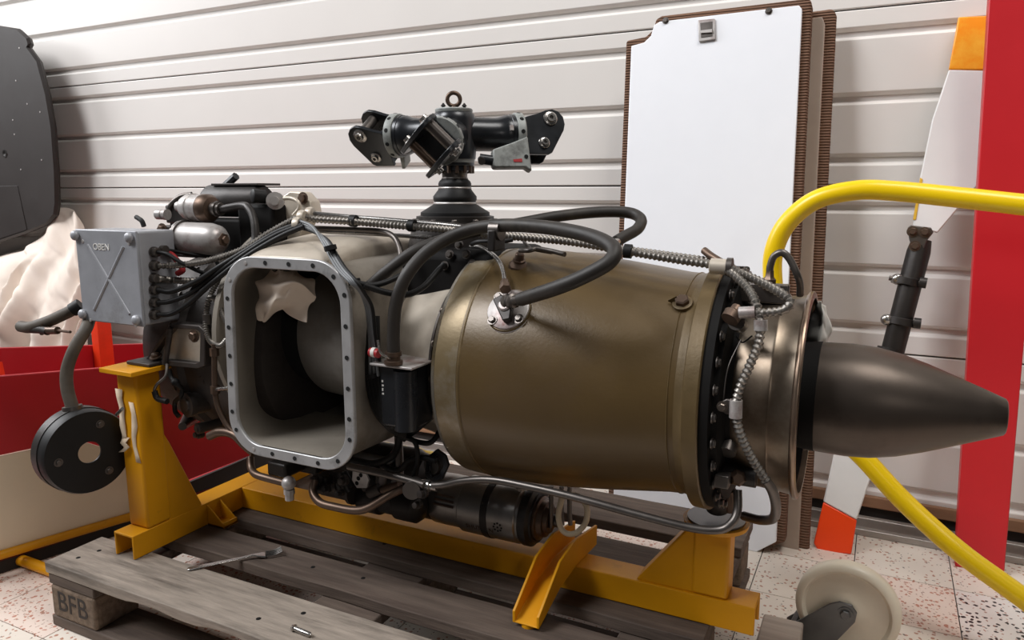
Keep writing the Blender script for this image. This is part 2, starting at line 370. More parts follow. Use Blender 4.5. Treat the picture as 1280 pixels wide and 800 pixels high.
# ------------------------------------------------------------------ yellow stand
ZB = zt+.001; BH = .052
st = thing('engine_stand', 'yellow welded steel stand carrying the engine on the pallet', 'stand', (-.8, 1.26, ZB))
BX0, BX1 = -1.412, -1.352
def channel_y(x0, x1, y0, y1, z0, z1, name):      # open U-section (open below/at its ends)
    t = .005; MB().loft([[Vector((x, y, z)) for x, z in ((x0, z0), (x0, z1), (x1, z1), (x1, z0), (x1-t, z0), (x1-t, z1-t), (x0+t, z1-t), (x0+t, z0))] for y in (y0, y1)]).build(name, 'yellow_stand', st, bev=.0015)
channel_y(BX0, BX1, .945, 1.6, ZB, ZB+BH, 'cross_beam')
t = .005
MB().loft([[Vector((x, y, z)) for y, z in ((1.24, ZB), (1.24, ZB+BH), (1.30, ZB+BH), (1.30, ZB), (1.295, ZB), (1.295, ZB+BH-t), (1.245, ZB+BH-t), (1.245, ZB))] for x in (BX1, -.15)]).build('long_rail', 'yellow_stand', st, bev=.002)
# left post with tapering gusset towards the back
py0, py1 = .982, 1.042
post = MB().box((BX0, py0, ZB+BH), (BX1, py1, .538)).build('post', 'yellow_stand', st, bev=.006, seg=3)
def gy(y0, ya, yb, z0, z1, x): return [Vector((x, y0, z0)), Vector((x, yb, z0)), Vector((x, ya, z1)), Vector((x, y0, z1))]
g1 = [Vector((BX1-.001, py1-.01, ZB+.004)), Vector((BX1-.001, 1.125, ZB+BH)), Vector((BX1-.001, 1.052, .37)), Vector((BX1-.001, py1-.006, .40))]
MB().prism(g1, (-.058, 0, 0)).build('gusset', 'yellow_stand', st, bev=.003)
pl = [at(142, 467, 1.0), at(171, 475, .97), at(208, 461, 1.03), at(184, 453, 1.08)]
MB().box((-1.425, .955, .538), (-1.325, 1.085, .548)).build('top_plate', 'yellow_stand', st, bev=.0015)
# the same post at the far end of the cross beam
MB().box((BX0, 1.46, ZB+BH), (BX1, 1.52, .42)).build('post', 'yellow_stand', st, bev=.006, seg=3)
MB().box((-1.425, 1.42, .42), (-1.325, 1.55, .43)).build('top_plate', 'yellow_stand', st, bev=.0015)
# right post
rx0, rx1 = -.262, -.198
MB().box((rx0, 1.243, ZB+BH), (rx1, 1.297, .322)).build('post', 'yellow_stand', st, bev=.006, seg=3)
gs = [(-.365, ZB+BH-.002), (rx0+.012, ZB+BH-.002), (rx0+.012, .315), (-.275, .315)]
MB().prism([Vector((x, 1.246, z)) for x, z in gs], (0, .048, 0)).build('gusset', 'yellow_stand', st, bev=.004)
MB().lathe([(0, .03), (.004, .055), (.012, .057), (.0125, .05)], (-.228, 1.268, .322), (0, 0, 1), 40).build('flange_disc', 'yellow_stand', st)
# small lug on the cross beam
b = MB(); lx = BX1
for yy in (1.135, 1.172): b.prism([Vector((lx, yy, ZB+BH-.004)), Vector((lx+.05, yy, ZB+.008)), Vector((lx+.05, yy, ZB)), Vector((lx, yy, ZB))], (0, .004, 0))
b.box((lx, 1.135, ZB), (lx+.05, 1.176, ZB+.004)); b.box((lx+.046, 1.135, ZB), (lx+.05, 1.176, ZB+.012)).build('lug', 'yellow_stand', st, bev=.001)
# outrigger channel lying across the rail
b = MB(); cx = -.508; U = [(-.026, .052), (-.026, 0), (.026, 0), (.026, .052), (.021, .052), (.021, .005), (-.021, .005), (-.021, .052)]
spine = [(1.085, ZB+.006), (1.17, ZB+.042), (1.24, ZB+BH+.002), (1.34, ZB+BH+.002)]
loops = []
for i, (yy, z) in enumerate(spine):
    hh = (.42, 1.0, 1.05, .8)[i]
    loops.append([Vector((cx+(yy-1.2)*.05+dx, yy, z+dz*hh)) for dx, dz in U])
b.loft(loops).build('outrigger', 'yellow_stand', st, bev=.001)
MB().lathe([(0, .013), (.006, .013)], (cx-.006, 1.098, zt+.0005), (0, 0, 1), 18).build('foot_pad', 'yellow_stand', st)
# remains of masking tape on the left post
def strip(pts, wv, m, name, par, th=.0006):
    b = MB(); loops = [[Vector(p)-Vector(wv)*(.5+random.uniform(-.2, .2)), Vector(p)+Vector(wv)*(.5+random.uniform(-.2, .2))] for p in pts]
    b.loft(loops, False, False, False); return b.build(name, m, par, thick=th)
yf = py0-.0012
strip([(BX0+.012+random.uniform(-.002, .002), yf-random.uniform(0, .002), z) for z in (.50, .48, .46, .44, .42, .40, .385)], (.017, 0, 0), 'tape', 'masking_tape', st)
strip([(BX0+.018, yf, .395), (BX0+.014, yf-.006, .385), (BX0+.02, yf-.003, .375), (BX0+.012, yf-.008, .365)], (.02, .0, .004), 'tape', 'masking_tape', st)
strip([(BX0+.045+.004*math.sin(z*60), yf, z) for z in (.475, .45, .425, .40, .38, .36, .345)], (.014, 0, 0), 'tape', 'masking_tape', st)

# ------------------------------------------------------------------ engine
eng = thing('turbine_engine', 'helicopter turbine engine with olive brown combustion casing and black rotor head', 'engine', (-.65, 1.25, .33))
AX = (1, 0, 0); EO = (0, Y0, Z0)
def L(prof, name, m, par=eng, seg=72, o=EO, ax=AX, cap=True, **k): return MB().lathe(prof, o, ax, seg, cap=cap).build(name, m, par, **k)
case = L([(-.668, .165), (-.668, .2115), (-.663, .2145), (-.62, .2165), (-.57, .2175), (-.52, .216), (-.46, .211), (-.40, .204), (-.34, .196), (-.29, .189), (-.258, .187), (-.258, .15)], 'combustion_casing', 'olive', seg=96)
L([(-.672, .2), (-.672, .211), (-.667, .2135), (-.664, .2148)], 'front_edge', 'bare_edge', case)
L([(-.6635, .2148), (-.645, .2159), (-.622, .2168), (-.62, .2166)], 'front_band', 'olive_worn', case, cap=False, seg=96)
L([(-.6195, .216), (-.618, .2178), (-.616, .2181), (-.6145, .2178), (-.613, .2166)], 'weld_bead', 'olive_rim', case)
L([(-.2735, .187), (-.2715, .1893), (-.2695, .187)], 'weld_bead', 'olive_rim', case)
L([(-.262, .17), (-.262, .188), (-.251, .1895), (-.2475, .193), (-.245, .2055), (-.224, .2065), (-.222, .2045), (-.222, .17)], 'rear_flange', 'olive_rim', seg=96)
dr = L([(-.2225, .15), (-.2225, .201), (-.208, .201), (-.206, .186), (-.198, .184), (-.192, .155), (-.18, .15), (-.18, .14)], 'turbine_ring', 'near_black')
for k in range(30):
    a = 2*math.pi*k/30; inst('bolt', BOLTD, (-.2035, Y0+.193*math.cos(a), Z0+.193*math.sin(a)), AX, dr)
ex = L([(-.205, .132), (-.20, .147), (-.185, .152), (-.165, .155), (-.135, .1575), (-.132, .159), (-.129, .1575), (-.105, .160), (-.10, .161), (-.10, .154), (-.14, .148), (-.19, .142), (-.205, .132)], 'exhaust_duct', 'exhaust_steel', seg=96)
L([(-.1005, .156), (-.1005, .163), (-.098, .1665), (-.095, .1675), (-.092, .1665), (-.0905, .163), (-.0905, .156), (-.1005, .156)], 'exhaust_lip', 'copper_lip', ex, seg=96)
L([(-.0995, .1535), (-.14, .1475), (-.19, .1415), (-.195, .05)], 'duct_liner', 'near_black', ex, cap=False)
cone = L([(-.19, .078), (-.115, .083), (-.068, .0875), (-.03, .0885), (.005, .086), (.04, .0785), (.075, .067), (.11, .0535), (.15, .0375), (.176, .0268), (.178, .024), (.178, .0001)], 'exhaust_cone', 'cone_steel', seg=72)
L([(-.16, .0815), (-.105, .0845), (-.075, .0878), (-.074, .086)], 'cone_collar', 'near_black', cone)
for a in (40, 100, 160, 220, 280, 340):                 # struts from the cone to the duct
    q = R(a); d = Vector((0, math.cos(q), math.sin(q)))
    MB().box((-.18, -.004, .07), (-.125, .004, .147), Matrix.Translation((0, Y0, Z0)) @ Matrix.Rotation(q-math.pi/2, 4, 'X')).build('strut', 'near_black', cone)
cc = L([(-.90, .10), (-.90, .150), (-.80, .150), (-.765, .155), (-.725, .163), (-.70, .168), (-.688, .176), (-.684, .19), (-.668, .19), (-.668, .16)], 'compressor_casing', 'cream_metal')
L([(-.7035, .168), (-.7035, .1715), (-.6985, .1725), (-.6985, .168)], 'clamp_band', 'dark_steel', cc)
for k in range(18):
    a = 2*math.pi*k/18; inst('bolt', BOLT, (-.69, Y0+.178*math.cos(a), Z0+.178*math.sin(a)), (-1, 0, 0), cc)
# igniter boss on the casing
ig = oncyl(636, 388, .2155); nrm = Vector((0, ig.y-Y0, ig.z-Z0)).normalized(); tx = Vector((1, 0, 0)); ty = nrm.cross(tx)
boss = MB().lathe([(-.012, .042), (-.002, .041), (.0005, .037), (.004, .0365), (.005, .035), (.0055, .012), (.02, .0115), (.022, .009)], ig, nrm, 40).build('igniter_flange', 'silver_label', eng)
MB().lathe([(-.012, .0405), (-.0005, .0395), (.0015, .038), (.0015, .03)], ig, nrm, 40).build('gasket', 'olive_rim', boss)
def loc(a, b, c): return ig+tx*a+ty*b+nrm*c
for a, b_ in ((-.022, -.02), (.02, -.022), (.024, .016), (-.02, .022)): inst('bolt', BOLTD, loc(a*1.05, b_*-1.05, .005), nrm, boss, random.random())
b = MB(); b.prism([loc(-.026, .010, .006), loc(.004, -.028, .006), loc(.016, -.024, .006), loc(.012, .0, .006), loc(-.012, .02, .006)], nrm*.012)
b.build('igniter_clamp', 'dark_cast', boss, bev=.002)
e1 = at(662, 371, ig.y-.055); sdir = (e1-loc(.004, .006, .02)).normalized()
b = MB(); p0 = loc(.004, .006, .018); b.lathe([(-.012, .010), (0, .013), (.004, .013), (.005, .0105), (.014, .0105), (.016, .012), (.022, .012), (.024, .0085), (.045, .0082)], p0, sdir, 24); b.build('igniter_plug', 'dark_steel', boss)
pe = p0+sdir*.045
# fuel line into the boss
q = [oncyl(588, 308, .222), oncyl(601, 309, .226), oncyl(620, 322, .23), oncyl(629, 340, .233), loc(-.008, .03, .022)]
MB().tube(q, .0038, 12, 12).build('fuel_line', 'steel', boss)
b = MB(); b.lathe([(0, .0045), (.004, .0075), (.014, .0075), (.016, .0095), (.026, .0095)], q[-1]+Vector((0, .0, .012)), (q[-1]-q[-2]).normalized(), 6); b.build('line_nut', 'brown_steel', boss)
# injector fitting further round the casing
ip = oncyl(648, 333, .2145); n2 = Vector((0, ip.y-Y0, ip.z-Z0)).normalized()
inj = MB().lathe([(-.01, .018), (.004, .017), (.01, .011), (.014, .011), (.015, .008), (.024, .008), (.026, .0065)], ip, (n2+Vector((.35, 0, .25))).normalized(), 12).build('injector', 'brown_steel', eng)
MB().tube([ip+n2*.025+Vector((.008, 0, .006)), at(662, 313, 1.135), at(672, 311, 1.14), at(690, 314, 1.14), at(706, 318, 1.13)], .0042, 10).build('injector_line', 'dark_steel', inj)
MB().tube([at(655, 302, 1.2), at(660, 308, 1.17), at(668, 312, 1.15), at(690, 316, 1.145)], .003, 8).build('injector_line', 'dark_steel', inj)
# plug bolt on the casing near the flange
bp = oncyl(853, 379, .1905); nb = Vector((0, bp.y-Y0, bp.z-Z0)).normalized()
pb = MB().lathe([(-.003, .016), (.002, .0155), (.003, .012)], bp, nb, 24).build('drain_plug', 'olive_rim', eng)
MB().lathe([(.002, .0115), (.009, .0115), (.011, .009)], bp, nb, 6).build('plug_head', 'brown_steel', pb)
MB().prism([bp+nb*.002+Vector((-.022, 0, 0)), bp+nb*.002+Vector((-.008, -.006, .008)), bp+nb*.002+Vector((0, .008, -.012))], nb*.002).build('lock_tab', 'olive_rim', pb)

# ---- air intake
FX0, FX1, FZ0, FZ1, FY = -1.104, -.804, .408, .789, 1.0
out = [(x+(z-.6)*.03*(x < -.95), z) for x, z in rrect(FX0, FX1, FZ0, FZ1, .075, 10)]
inn = [(x+(z-.6)*.03*(x < -.95), z) for x, z in rrect(FX0+.021, FX1-.021, FZ0+.021, FZ1-.021, .058, 10)]
duct = MB()
def V3(l, y, ex=0, top=0): return [Vector((x+(ex if x > -.95 else -ex*6), y, z+(top if z > .6 else 0))) for x, z in l]
mid = [((a+c)/2, (b_+d)/2) for (a, b_), (c, d) in zip(out, inn)]
duct.loft([V3(inn, FY-.001), V3(inn, 1.03, .002), V3(inn, 1.12, .008, .004), V3(inn, 1.22, .012, .006), V3(mid, 1.22, .012, .008), V3(mid, 1.12, .008, .006), V3(mid, 1.03, .002), V3(mid, FY+.002)], False, False).build('intake_duct', 'duct_grey', eng)
intake = [c for c in COL.objects if c.name.startswith('intake_duct')][0]
rim = MB().ringprism(V3(out, FY-.004), V3(inn, FY-.004), (0, .008, 0)).build('intake_rim', 'rim_alloy', intake, bev=.0018)
mm = spline([(x, FY-.0045, z) for x, z in mid], 6, True); tot = len(mm); step = tot/24
mm = resample(mm+[mm[0]], .001); nh = 23
for k in range(nh):
    p = mm[int(len(mm)*(k+.35)/nh)]
    inst('bolt_hole' if k not in (5, 6, 13) else 'rivet', HOLE if k not in (5, 6, 13) else RIVET, p, (0, -1, 0), rim)
# inside the intake: bulkhead, black throat, silver bell
rear = MB().loft([V3(mid, 1.22, .012, .006), V3([(-.954+(x+.954)*.96, .6+(z-.6)*.96) for x, z in mid], 1.42, 0, 0), V3([(-.954+(x+.954)*.7, .6+(z-.6)*.7) for x, z in mid], 1.5, 0, 0)], False, True).build('intake_back', 'duct_grey', intake)
IO = (0, Y0, .615)
L([(-1.172, .165), (-1.172, .225), (-1.160, .225), (-1.160, .165), (-1.122, .150), (-1.122, .12), (-1.172, .12), (-1.172, .165)], 'throat_ring', 'duct_grey', intake, o=IO)
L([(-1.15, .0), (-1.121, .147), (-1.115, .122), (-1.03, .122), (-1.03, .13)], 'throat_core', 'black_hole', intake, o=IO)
L([(-1.04, .12), (-1.035, .136), (-1.028, .140), (-.98, .143), (-.88, .152), (-.81, .165), (-.805, .10)], 'inlet_bell', 'bell_grey', intake, o=IO)
# cream plenum hump above the duct
hump = []
for y, zt_, xs in ((1.006, .785, 0), (1.03, .797, .006), (1.08, .812, .012), (1.16, .824, .018), (1.25, .826, .02), (1.32, .815, .016), (1.37, .79, .0)):
    sec = []
    for i in range(17):
        a = math.pi*i/16; cx_ = -.968; wx = .09+xs*.8
        sec.append(Vector((cx_+wx*math.copysign(abs(math.cos(a))**.55, math.cos(a)), y, .768+(zt_-.768)*abs(math.sin(a))**.5)))
    hump.append(sec)
MB().loft(hump, False, False, False).build('intake_hump', 'cream_metal', intake, sub=1, thick=.003)
L([(0, .0), (.0, .04), (.012, .052), (.06, .056), (.10, .054), (.12, .04), (.125, 0)], 'plenum_dome', 'cream_metal', o=(-.905, 1.36, .775), seg=32)

# ---- accessory gearbox left of the intake
gb = L([(-1.475, .0), (-1.475, .10), (-1.462, .105), (-1.46, .175), (-1.445, .195), (-1.40, .208), (-1.34, .212), (-1.33, .222), (-1.31, .222), (-1.30, .212), (-1.22, .214), (-1.13, .205), (-1.10, .19), (-1.09, .16)], 'gearbox_housing', 'gear_cast', seg=56, o=(0, 1.27, .56))
for k in range(20):
    a = 2*math.pi*k/20; inst('bolt', BOLT, (-1.331, 1.27+.217*math.cos(a), .56+.217*math.sin(a)), (-1, 0, 0), gb)
b = MB()
for (x, y, Yd, r, h) in ((243, 506, 1.06, .026, .05), (256, 535, 1.07, .012, .04)):
    p = at(x, y, Yd); b = MB(); b.lathe([(0, r*.9), (h, r*.9), (h, r), (h+.012, r), (h+.012, r*.55), (h+.016, r*.5)], p+Vector((0, h, 0)), (-.2, -1, 0), 24); b.build('gearbox_cap', 'gear_cast', gb)
MB().cyl(at(240, 520, 1.2), at(228, 533, 1.09), .02, .009, 14).build('gearbox_nipple', 'dark_steel', gb)
for pts, r in (([(268, 430), (268, 462), (269, 490), (273, 510), (283, 530), (297, 545)], .0055), ([(262, 545), (275, 540), (292, 543), (306, 556), (318, 566)], .009)):
    MB().tube([at(x, y, 1.02) for x, y in pts], r, 10).build('oil_pipe', 'brown_steel', gb)
for x, y in ((269, 487), (268, 440)): MB().lathe([(-.008, .009), (.008, .009)], at(x, y, 1.02), (0, 0, 1), 6).build('pipe_nut', 'brown_steel', gb)
MB().cyl(at(269, 487, 1.02), at(286, 485, 1.01), .004).build('pipe_stub', 'steel', gb)
# mount bracket standing on the left post
def wp(l, Y): return [at(x, y, Y) for x, y in l]
o_ = [(178, 455), (203, 418), (214, 404), (249, 407), (256, 414), (256, 457), (247, 461), (205, 457)]
i_ = [(187, 451), (204, 424), (216, 411), (245, 412), (250, 417), (249, 452), (244, 454), (207, 450)]
brk = MB().ringprism(wp(o_, 1.03), wp(i_, 1.03), (0, .03, 0)).build('mount_bracket', 'gear_cast', eng, bev=.002)
MB().prism(wp([(186, 452), (206, 416), (214, 406), (248, 409), (253, 416), (253, 456)], 1.045), (0, .012, 0)).build('bracket_web', 'cream_metal', brk)
MB().cyl(at(206, 455, 1.028), at(213, 410, 1.028), .006, .006).build('bracket_rib', 'gear_cast', brk)
inst('bolt', BOLTL, at(243, 420, 1.03), (0, -1, 0), brk); inst('bolt', BOLTL, at(195, 446, 1.03), (0, -.4, 1), brk)
MB().box((-1.40, 1.0, .5485), (-1.33, 1.06, .556)).build('bracket_foot', 'gear_cast', brk, bev=.002)

# ---- junction box
JY = .985
jx0, jx1, jz0, jz1 = at(97, 287, JY).x, at(172, 290, JY).x, .640, .828
jb = MB().box((jx0, JY, jz0), (jx1, JY+.085, jz1)).build('junction_box', 'grey_paint', eng, bev=.005, seg=3, label='grey metal junction box with crossed ribs on its lid')
lid = MB().box((jx0-.002, JY-.006, jz0-.002), (jx1+.002, JY-.0005, jz1+.001)).build('box_lid', 'grey_paint', jb, bev=.003, seg=3)
for s in (1, -1):
    cxm, czm = (jx0+jx1)/2, (jz0+jz1)/2-.004; wx, wz = .052, .064*s
    MB().tube([(cxm-wx, JY-.005, czm-wz), (cxm-wx*.9, JY-.0046, czm-wz*.9), (cxm+wx*.9, JY-.0046, czm+wz*.9), (cxm+wx, JY-.005, czm+wz)], .0038, 8, 4).build('lid_rib', 'grey_paint', lid)
for x in (jx0+.004, jx1-.014):
    for z in (jz0+.012, jz1-.012):
        MB().sphere((x, JY-.01, z), .0105, (1, .7, 1)).cyl((x, JY-.008, z), (x, JY, z), .008).build('lid_screw', 'grey_paint', lid)
        inst('rivet', RIVET, (x+(.018 if x < -1.4 else -.006), JY-.006, z-.012), (0, -1, 0), lid)
me = textmesh('OBEN', .019, 'white_print', .0004)
o = bpy.data.objects.new('lettering', me); COL.objects.link(o); attach(o, lid, (jx0+.079, JY-.0066, jz1-.034)); o.rotation_euler = (R(90), 0, 0)
glz = []
for k, py in enumerate((315, 332, 348, 362, 378, 393)):
    p = atx(192, py, jx1+.001); glz.append(p)
    MB().lathe([(-.002, .011), (.003, .011), (.003, .0095), (.011, .0095), (.012, .007), (.012, .005)], p, (1, 0, 0), 18).build('cable_gland', 'dark_steel', jb)
p = atx(203, 312, jx1+.001); MB().lathe([(-.002, .009), (.01, .009)], p, (1, 0, 0), 12).build('cable_gland', 'dark_steel', jb)
MB().tube([at(180, 283, 1.06), at(177, 276, 1.06), at(170, 271, 1.06)], .005, 6).build('box_latch', 'black_rubber', jb)
# cables from the box
def hose(pts, r, m, name='hose', par=eng, rib=0, seg=12, **k):
    return MB().tube([p if isinstance(p, Vector) else at(*p) for p in pts], r, seg, 12, rib).build(name, m, par, **k)
g0 = Vector((.012, 0, 0))
hose([glz[1]+g0, (215, 332, 1.03), (255, 327, 1.04), (300, 313, 1.06), (335, 292, 1.08), (362, 277, 1.09), (378, 269, 1.1)], .0068, 'conduit', 'ribbed_conduit', rib=.0072)
hose([glz[2]+g0, (215, 350, 1.05), (240, 351, 1.06), (262, 345, 1.09), (285, 328, 1.13)], .0075, 'conduit', 'ribbed_conduit', rib=.0072)
hose([glz[0]+g0, (210, 318, 1.02), (230, 330, 1.03), (262, 342, 1.06), (300, 330, 1.09), (340, 300, 1.09), (378, 277, 1.09)], .004, 'black_rubber', 'cable')
hose([glz[3]+g0, (215, 364, 1.02), (245, 352, 1.03), (272, 335, 1.04), (310, 312, 1.05), (345, 291, 1.07), (376, 279, 1.085)], .0055, 'black_rubber', 'cable')
hose([glz[4]+g0, (212, 377, 1.02), (235, 368, 1.03), (262, 349, 1.04), (305, 318, 1.045), (345, 294, 1.065), (378, 281, 1.08)], .005, 'black_rubber', 'cable')
hose([glz[5]+g0, (215, 392, 1.02), (238, 378, 1.03), (265, 354, 1.035), (308, 321, 1.04), (350, 296, 1.06), (380, 283, 1.075)], .005, 'black_rubber', 'cable')
hose([(205, 312, 1.05), (240, 318, 1.08), (268, 324, 1.1), (275, 345, 1.1)], .004, 'black_rubber', 'cable')
hose([(276, 345, 1.09), (262, 372, 1.06), (257, 405, 1.04), (262, 425, 1.03), (275, 432, 1.02), (284, 424, 1.02)], .006, 'conduit', 'ribbed_conduit', rib=.005)
hose([(262, 372, 1.06), (270, 374, 1.05), (278, 392, 1.04), (284, 405, 1.03)], .006, 'conduit', 'ribbed_conduit', rib=.005)
MB().lathe([(-.01, .0085), (.01, .0085)], at(259, 399, 1.045), (0, 0, 1), 14).build('conduit_clip', 'dark_steel', eng)
hose([(207, 322, 1.06), (214, 318, 1.05), (228, 336, 1.05), (222, 342, 1.05)], .006, 'red_paint_small', 'red_tag')
# loose hoses left of the box
lh = hose([(108, 386, 1.03), (97, 385, 1.0), (82, 392, .98), (60, 402, .96), (38, 409, .95), (26, 408, .95)], .0125, 'taped_hose', 'loose_hose')
hose([(101, 381, .99), (90, 388, .978)], .0145, 'black_rubber', 'hose_tape', lh)
hose([(26, 408, .95), (36, 411, .95), (52, 412, .95), (60, 414, .95)], .009, 'hose_rubber', 'loose_hose')
b = MB(); b.tube([at(50, 411, .95), at(60, 413, .95), at(72, 413, .95)], .008, 10, 4); b.tube([at(52, 418, .95), at(54, 404, .95)], .004, 8, 2); b.tube([at(72, 413, .95), at(88, 415, .95)], .003, 8, 2); b.build('cable_end', 'brown_steel', eng)
DY = .93
hose([(112, 398, 1.0), (107, 412, .97), (93, 436, .945), (84, 462, .935), (84, 485, DY), (90, 508, DY)], .0125, 'taped_hose', 'loose_hose')

# ---- filters and pump above the gearbox
fl = MB(); a = at(228, 297, 1.1); d = (at(302, 301, 1.1)-a).normalized()
fl = MB().lathe([(0, .03), (0, .036), (.008, .036), (.009, .033), (.085, .033), (.104, .029), (.116, .02), (.12, .012)], a, d, 36).build('oil_filter', 'silver_label', eng)
MB().lathe([(.116, .014), (.121, .014), (.122, .008), (.128, .008)], a, d, 6).build('filter_nut', 'brown_steel', fl)
MB().lathe([(.004, .037), (.012, .0372)], a, d, 36).build('filter_band', 'dark_steel', fl)
MB().box((a.x-.035, a.y-.03, a.z-.024), (a.x+.002, a.y+.03, a.z+.026)).build('filter_base', 'gear_cast', fl, bev=.003)
for dz in (-.016, .018): inst('bolt', BOLTL, (a.x-.02, a.y-.0305, a.z+dz), (0, -1, 0), fl)
a = at(222, 258, 1.13); d = (at(283, 262, 1.13)-a).normalized()
pm = MB().lathe([(0, .006), (.002, .011), (.02, .012), (.024, .022), (.034, .027), (.045, .0275), (.047, .0295), (.05, .0295), (.052, .0275), (.075, .0275), (.077, .0295), (.08, .0295), (.081, .027), (.09, .026)], a, d, 32).build('fuel_pump', 'silver_label', eng)
MB().lathe([(.0815, .0295), (.095, .0298), (.104, .024), (.106, .016)], a, d, 32).build('pump_end', 'brown_steel', pm)
MB().lathe([(.105, .014), (.115, .0145), (.116, .016), (.122, .016), (.122, .013), (.13, .013)], a, d, 16).build('pump_nut', 'dark_steel', pm)
MB().tube([a+d*.128, at(303, 257, 1.13), at(312, 262, 1.12), at(318, 278, 1.11), at(319, 300, 1.1), at(312, 308, 1.09)], .008, 10).build('pump_hose', 'dark_cast', pm)
MB().lathe([(0, .008), (.002, .011), (.016, .011), (.018, .009), (.022, .009), (.022, .012), (.03, .012)], at(196, 268, 1.12), (1, .1, 0), 16).build('vent_cap', 'silver_label', eng)
hose([(207, 272, 1.16), (214, 256, 1.16), (226, 246, 1.17), (240, 243, 1.18)], .006, 'dark_steel', 'vent_pipe')
p = at(214, 262, 1.16); MB().box((p.x-.02, p.y, p.z-.03), (p.x+.05, p.y+.04, p.z+.01)).build('pump_bracket', 'dark_cast', eng, bev=.003)
p = at(250, 290, 1.2); MB().box((p.x-.1, p.y, p.z-.06), (p.x+.19, p.y+.1, p.z+.03)).build('accessory_plate', 'near_black', eng, bev=.006)  # near-black backdrop for contrast between box and intake
a = at(262, 251, 1.24)
tk = MB().lathe([(0, .0), (0, .03), (.01, .036), (.16, .036), (.17, .03), (.17, 0)], a, (1, .0, 0), 32).build('oil_tank', 'dark_cast', eng)
MB().box((a.x+.03, a.y-.02, a.z+.034), (a.x+.17, a.y+.05, a.z+.039)).build('tank_strap', 'gear_cast', tk, bev=.001)
p = at(281, 233, 1.24); q = at(295, 220, 1.24)
MB().tube([p, p.lerp(q, .3), q], .009, 8, 3).build('lifting_lug', 'black_paint', tk)
MB().lathe([(0, .014), (.025, .014), (.027, .011)], at(331, 246, 1.17), (-.5, -1, .1), 20).build('black_cap', 'black_rubber', tk)
MB().lathe([(0, .018), (.012, .018), (.012, .009), (.025, .009)], at(345, 251, 1.16)+Vector((-.01, .01, 0)), (.6, -.8, 0), 20).build('tank_port', 'silver_label', tk)
hose([(355, 248, 1.15), (364, 248, 1.15), (372, 252, 1.15), (374, 260, 1.15), (367, 269, 1.15)], .004, 'cream_metal', 'vent_tube', tk)
cp = MB().prism(wp([(336, 340), (340, 270), (349, 248), (362, 239), (377, 240), (388, 252), (391, 266), (372, 300), (352, 330)], 1.2), (0, .03, 0)).build('end_plate', 'cream_metal', eng, bev=.003)
inst('bolt', BOLTL, at(379, 248, 1.199), (0, -1, .1), cp)
p = at(310, 285, 1.16); MB().box((p.x-.03, p.y, p.z-.08), (p.x+.07, p.y+.05, p.z+.05)).build('control_block', 'near_black', eng, bev=.008)  # belongs to the same near-black backdrop

# ---- pipes and conduits along the top
hose([(372, 270, 1.11), (385, 267, 1.12), (430, 271, 1.15), (480, 275, 1.17), (540, 280, 1.19), (590, 285, 1.2)], .0055, 'steel', 'top_pipe')
tcond = hose([(380, 271, 1.105), (395, 274, 1.115), (440, 277, 1.14), (500, 282, 1.16), (560, 287, 1.17), (610, 293, 1.17), (660, 297, 1.16), (720, 303, 1.155), (790, 315, 1.15), (850, 325, 1.15), (893, 331, 1.15)], .0075, 'conduit', 'ribbed_conduit', rib=.0075)
hose([(700, 301, 1.2), (790, 312, 1.2), (850, 320, 1.2), (893, 326, 1.2)], .0055, 'conduit', 'ribbed_conduit', rib=.0072)
hose([(385, 285, 1.12), (440, 287, 1.15), (475, 289, 1.16), (492, 296, 1.15), (500, 312, 1.14), (501, 328, 1.13)], .0055, 'dark_steel', 'oil_pipe')
hose([(400, 289, 1.13), (460, 292, 1.16), (540, 297, 1.2)], .004, 'steel', 'oil_pipe')
for x, y, Y in ((442, 276, 1.145), (515, 282, 1.165), (785, 314, 1.15)):
    p = at(x, y, Y); MB().lathe([(-.006, .0115), (.006, .0115)], p, (1, .1, -.05), 16).build('pipe_clamp', 'black_rubber', tcond)
for x, y, Y in ((378, 272, 1.1), (388, 268, 1.12), (372, 281, 1.085)):
    MB().lathe([(-.006, .013), (.0, .0145), (.006, .013)], at(x, y, Y), (1, .25, 0), 20).build('clamp_collar', 'cream_metal', eng)
# bundle of grey wires falling along the duct
for k in range(4):
    o = k*5; hose([(374, 276+o*.6, 1.085), (390, 283+o*.4, 1.07), (402+o*.5, 300, 1.045), (411+o*.6, 317, 1.02), (421+o*.7, 335, 1.005), (437+o*.6, 352, .99), (450+o*.4, 364+o*.2, 1.0), (458+o*.5, 385, 1.02), (462+o*.5, 420, 1.03), (463+o, 470, 1.035)], 0.0031, 'wire_grey' if k < 3 else 'black_rubber', 'wire')
hose([(440, 353, 1.0), (470, 356, 1.02), (500, 345, 1.06), (525, 330, 1.1)], .005, 'black_rubber', 'cable')
hose([(455, 357, 1.0), (485, 366, 1.03), (510, 368, 1.06), (530, 358, 1.1), (548, 338, 1.14), (556, 330, 1.15)], .0055, 'black_rubber', 'cable')
for x, y in ((413, 310), (443, 352), (466, 470)):
    MB().lathe([(-.004, .011), (.004, .011)], at(x, y, 1.015 if y < 400 else 1.035), (.3, 0, -1), 12).build('cable_tie', 'black_rubber', eng)
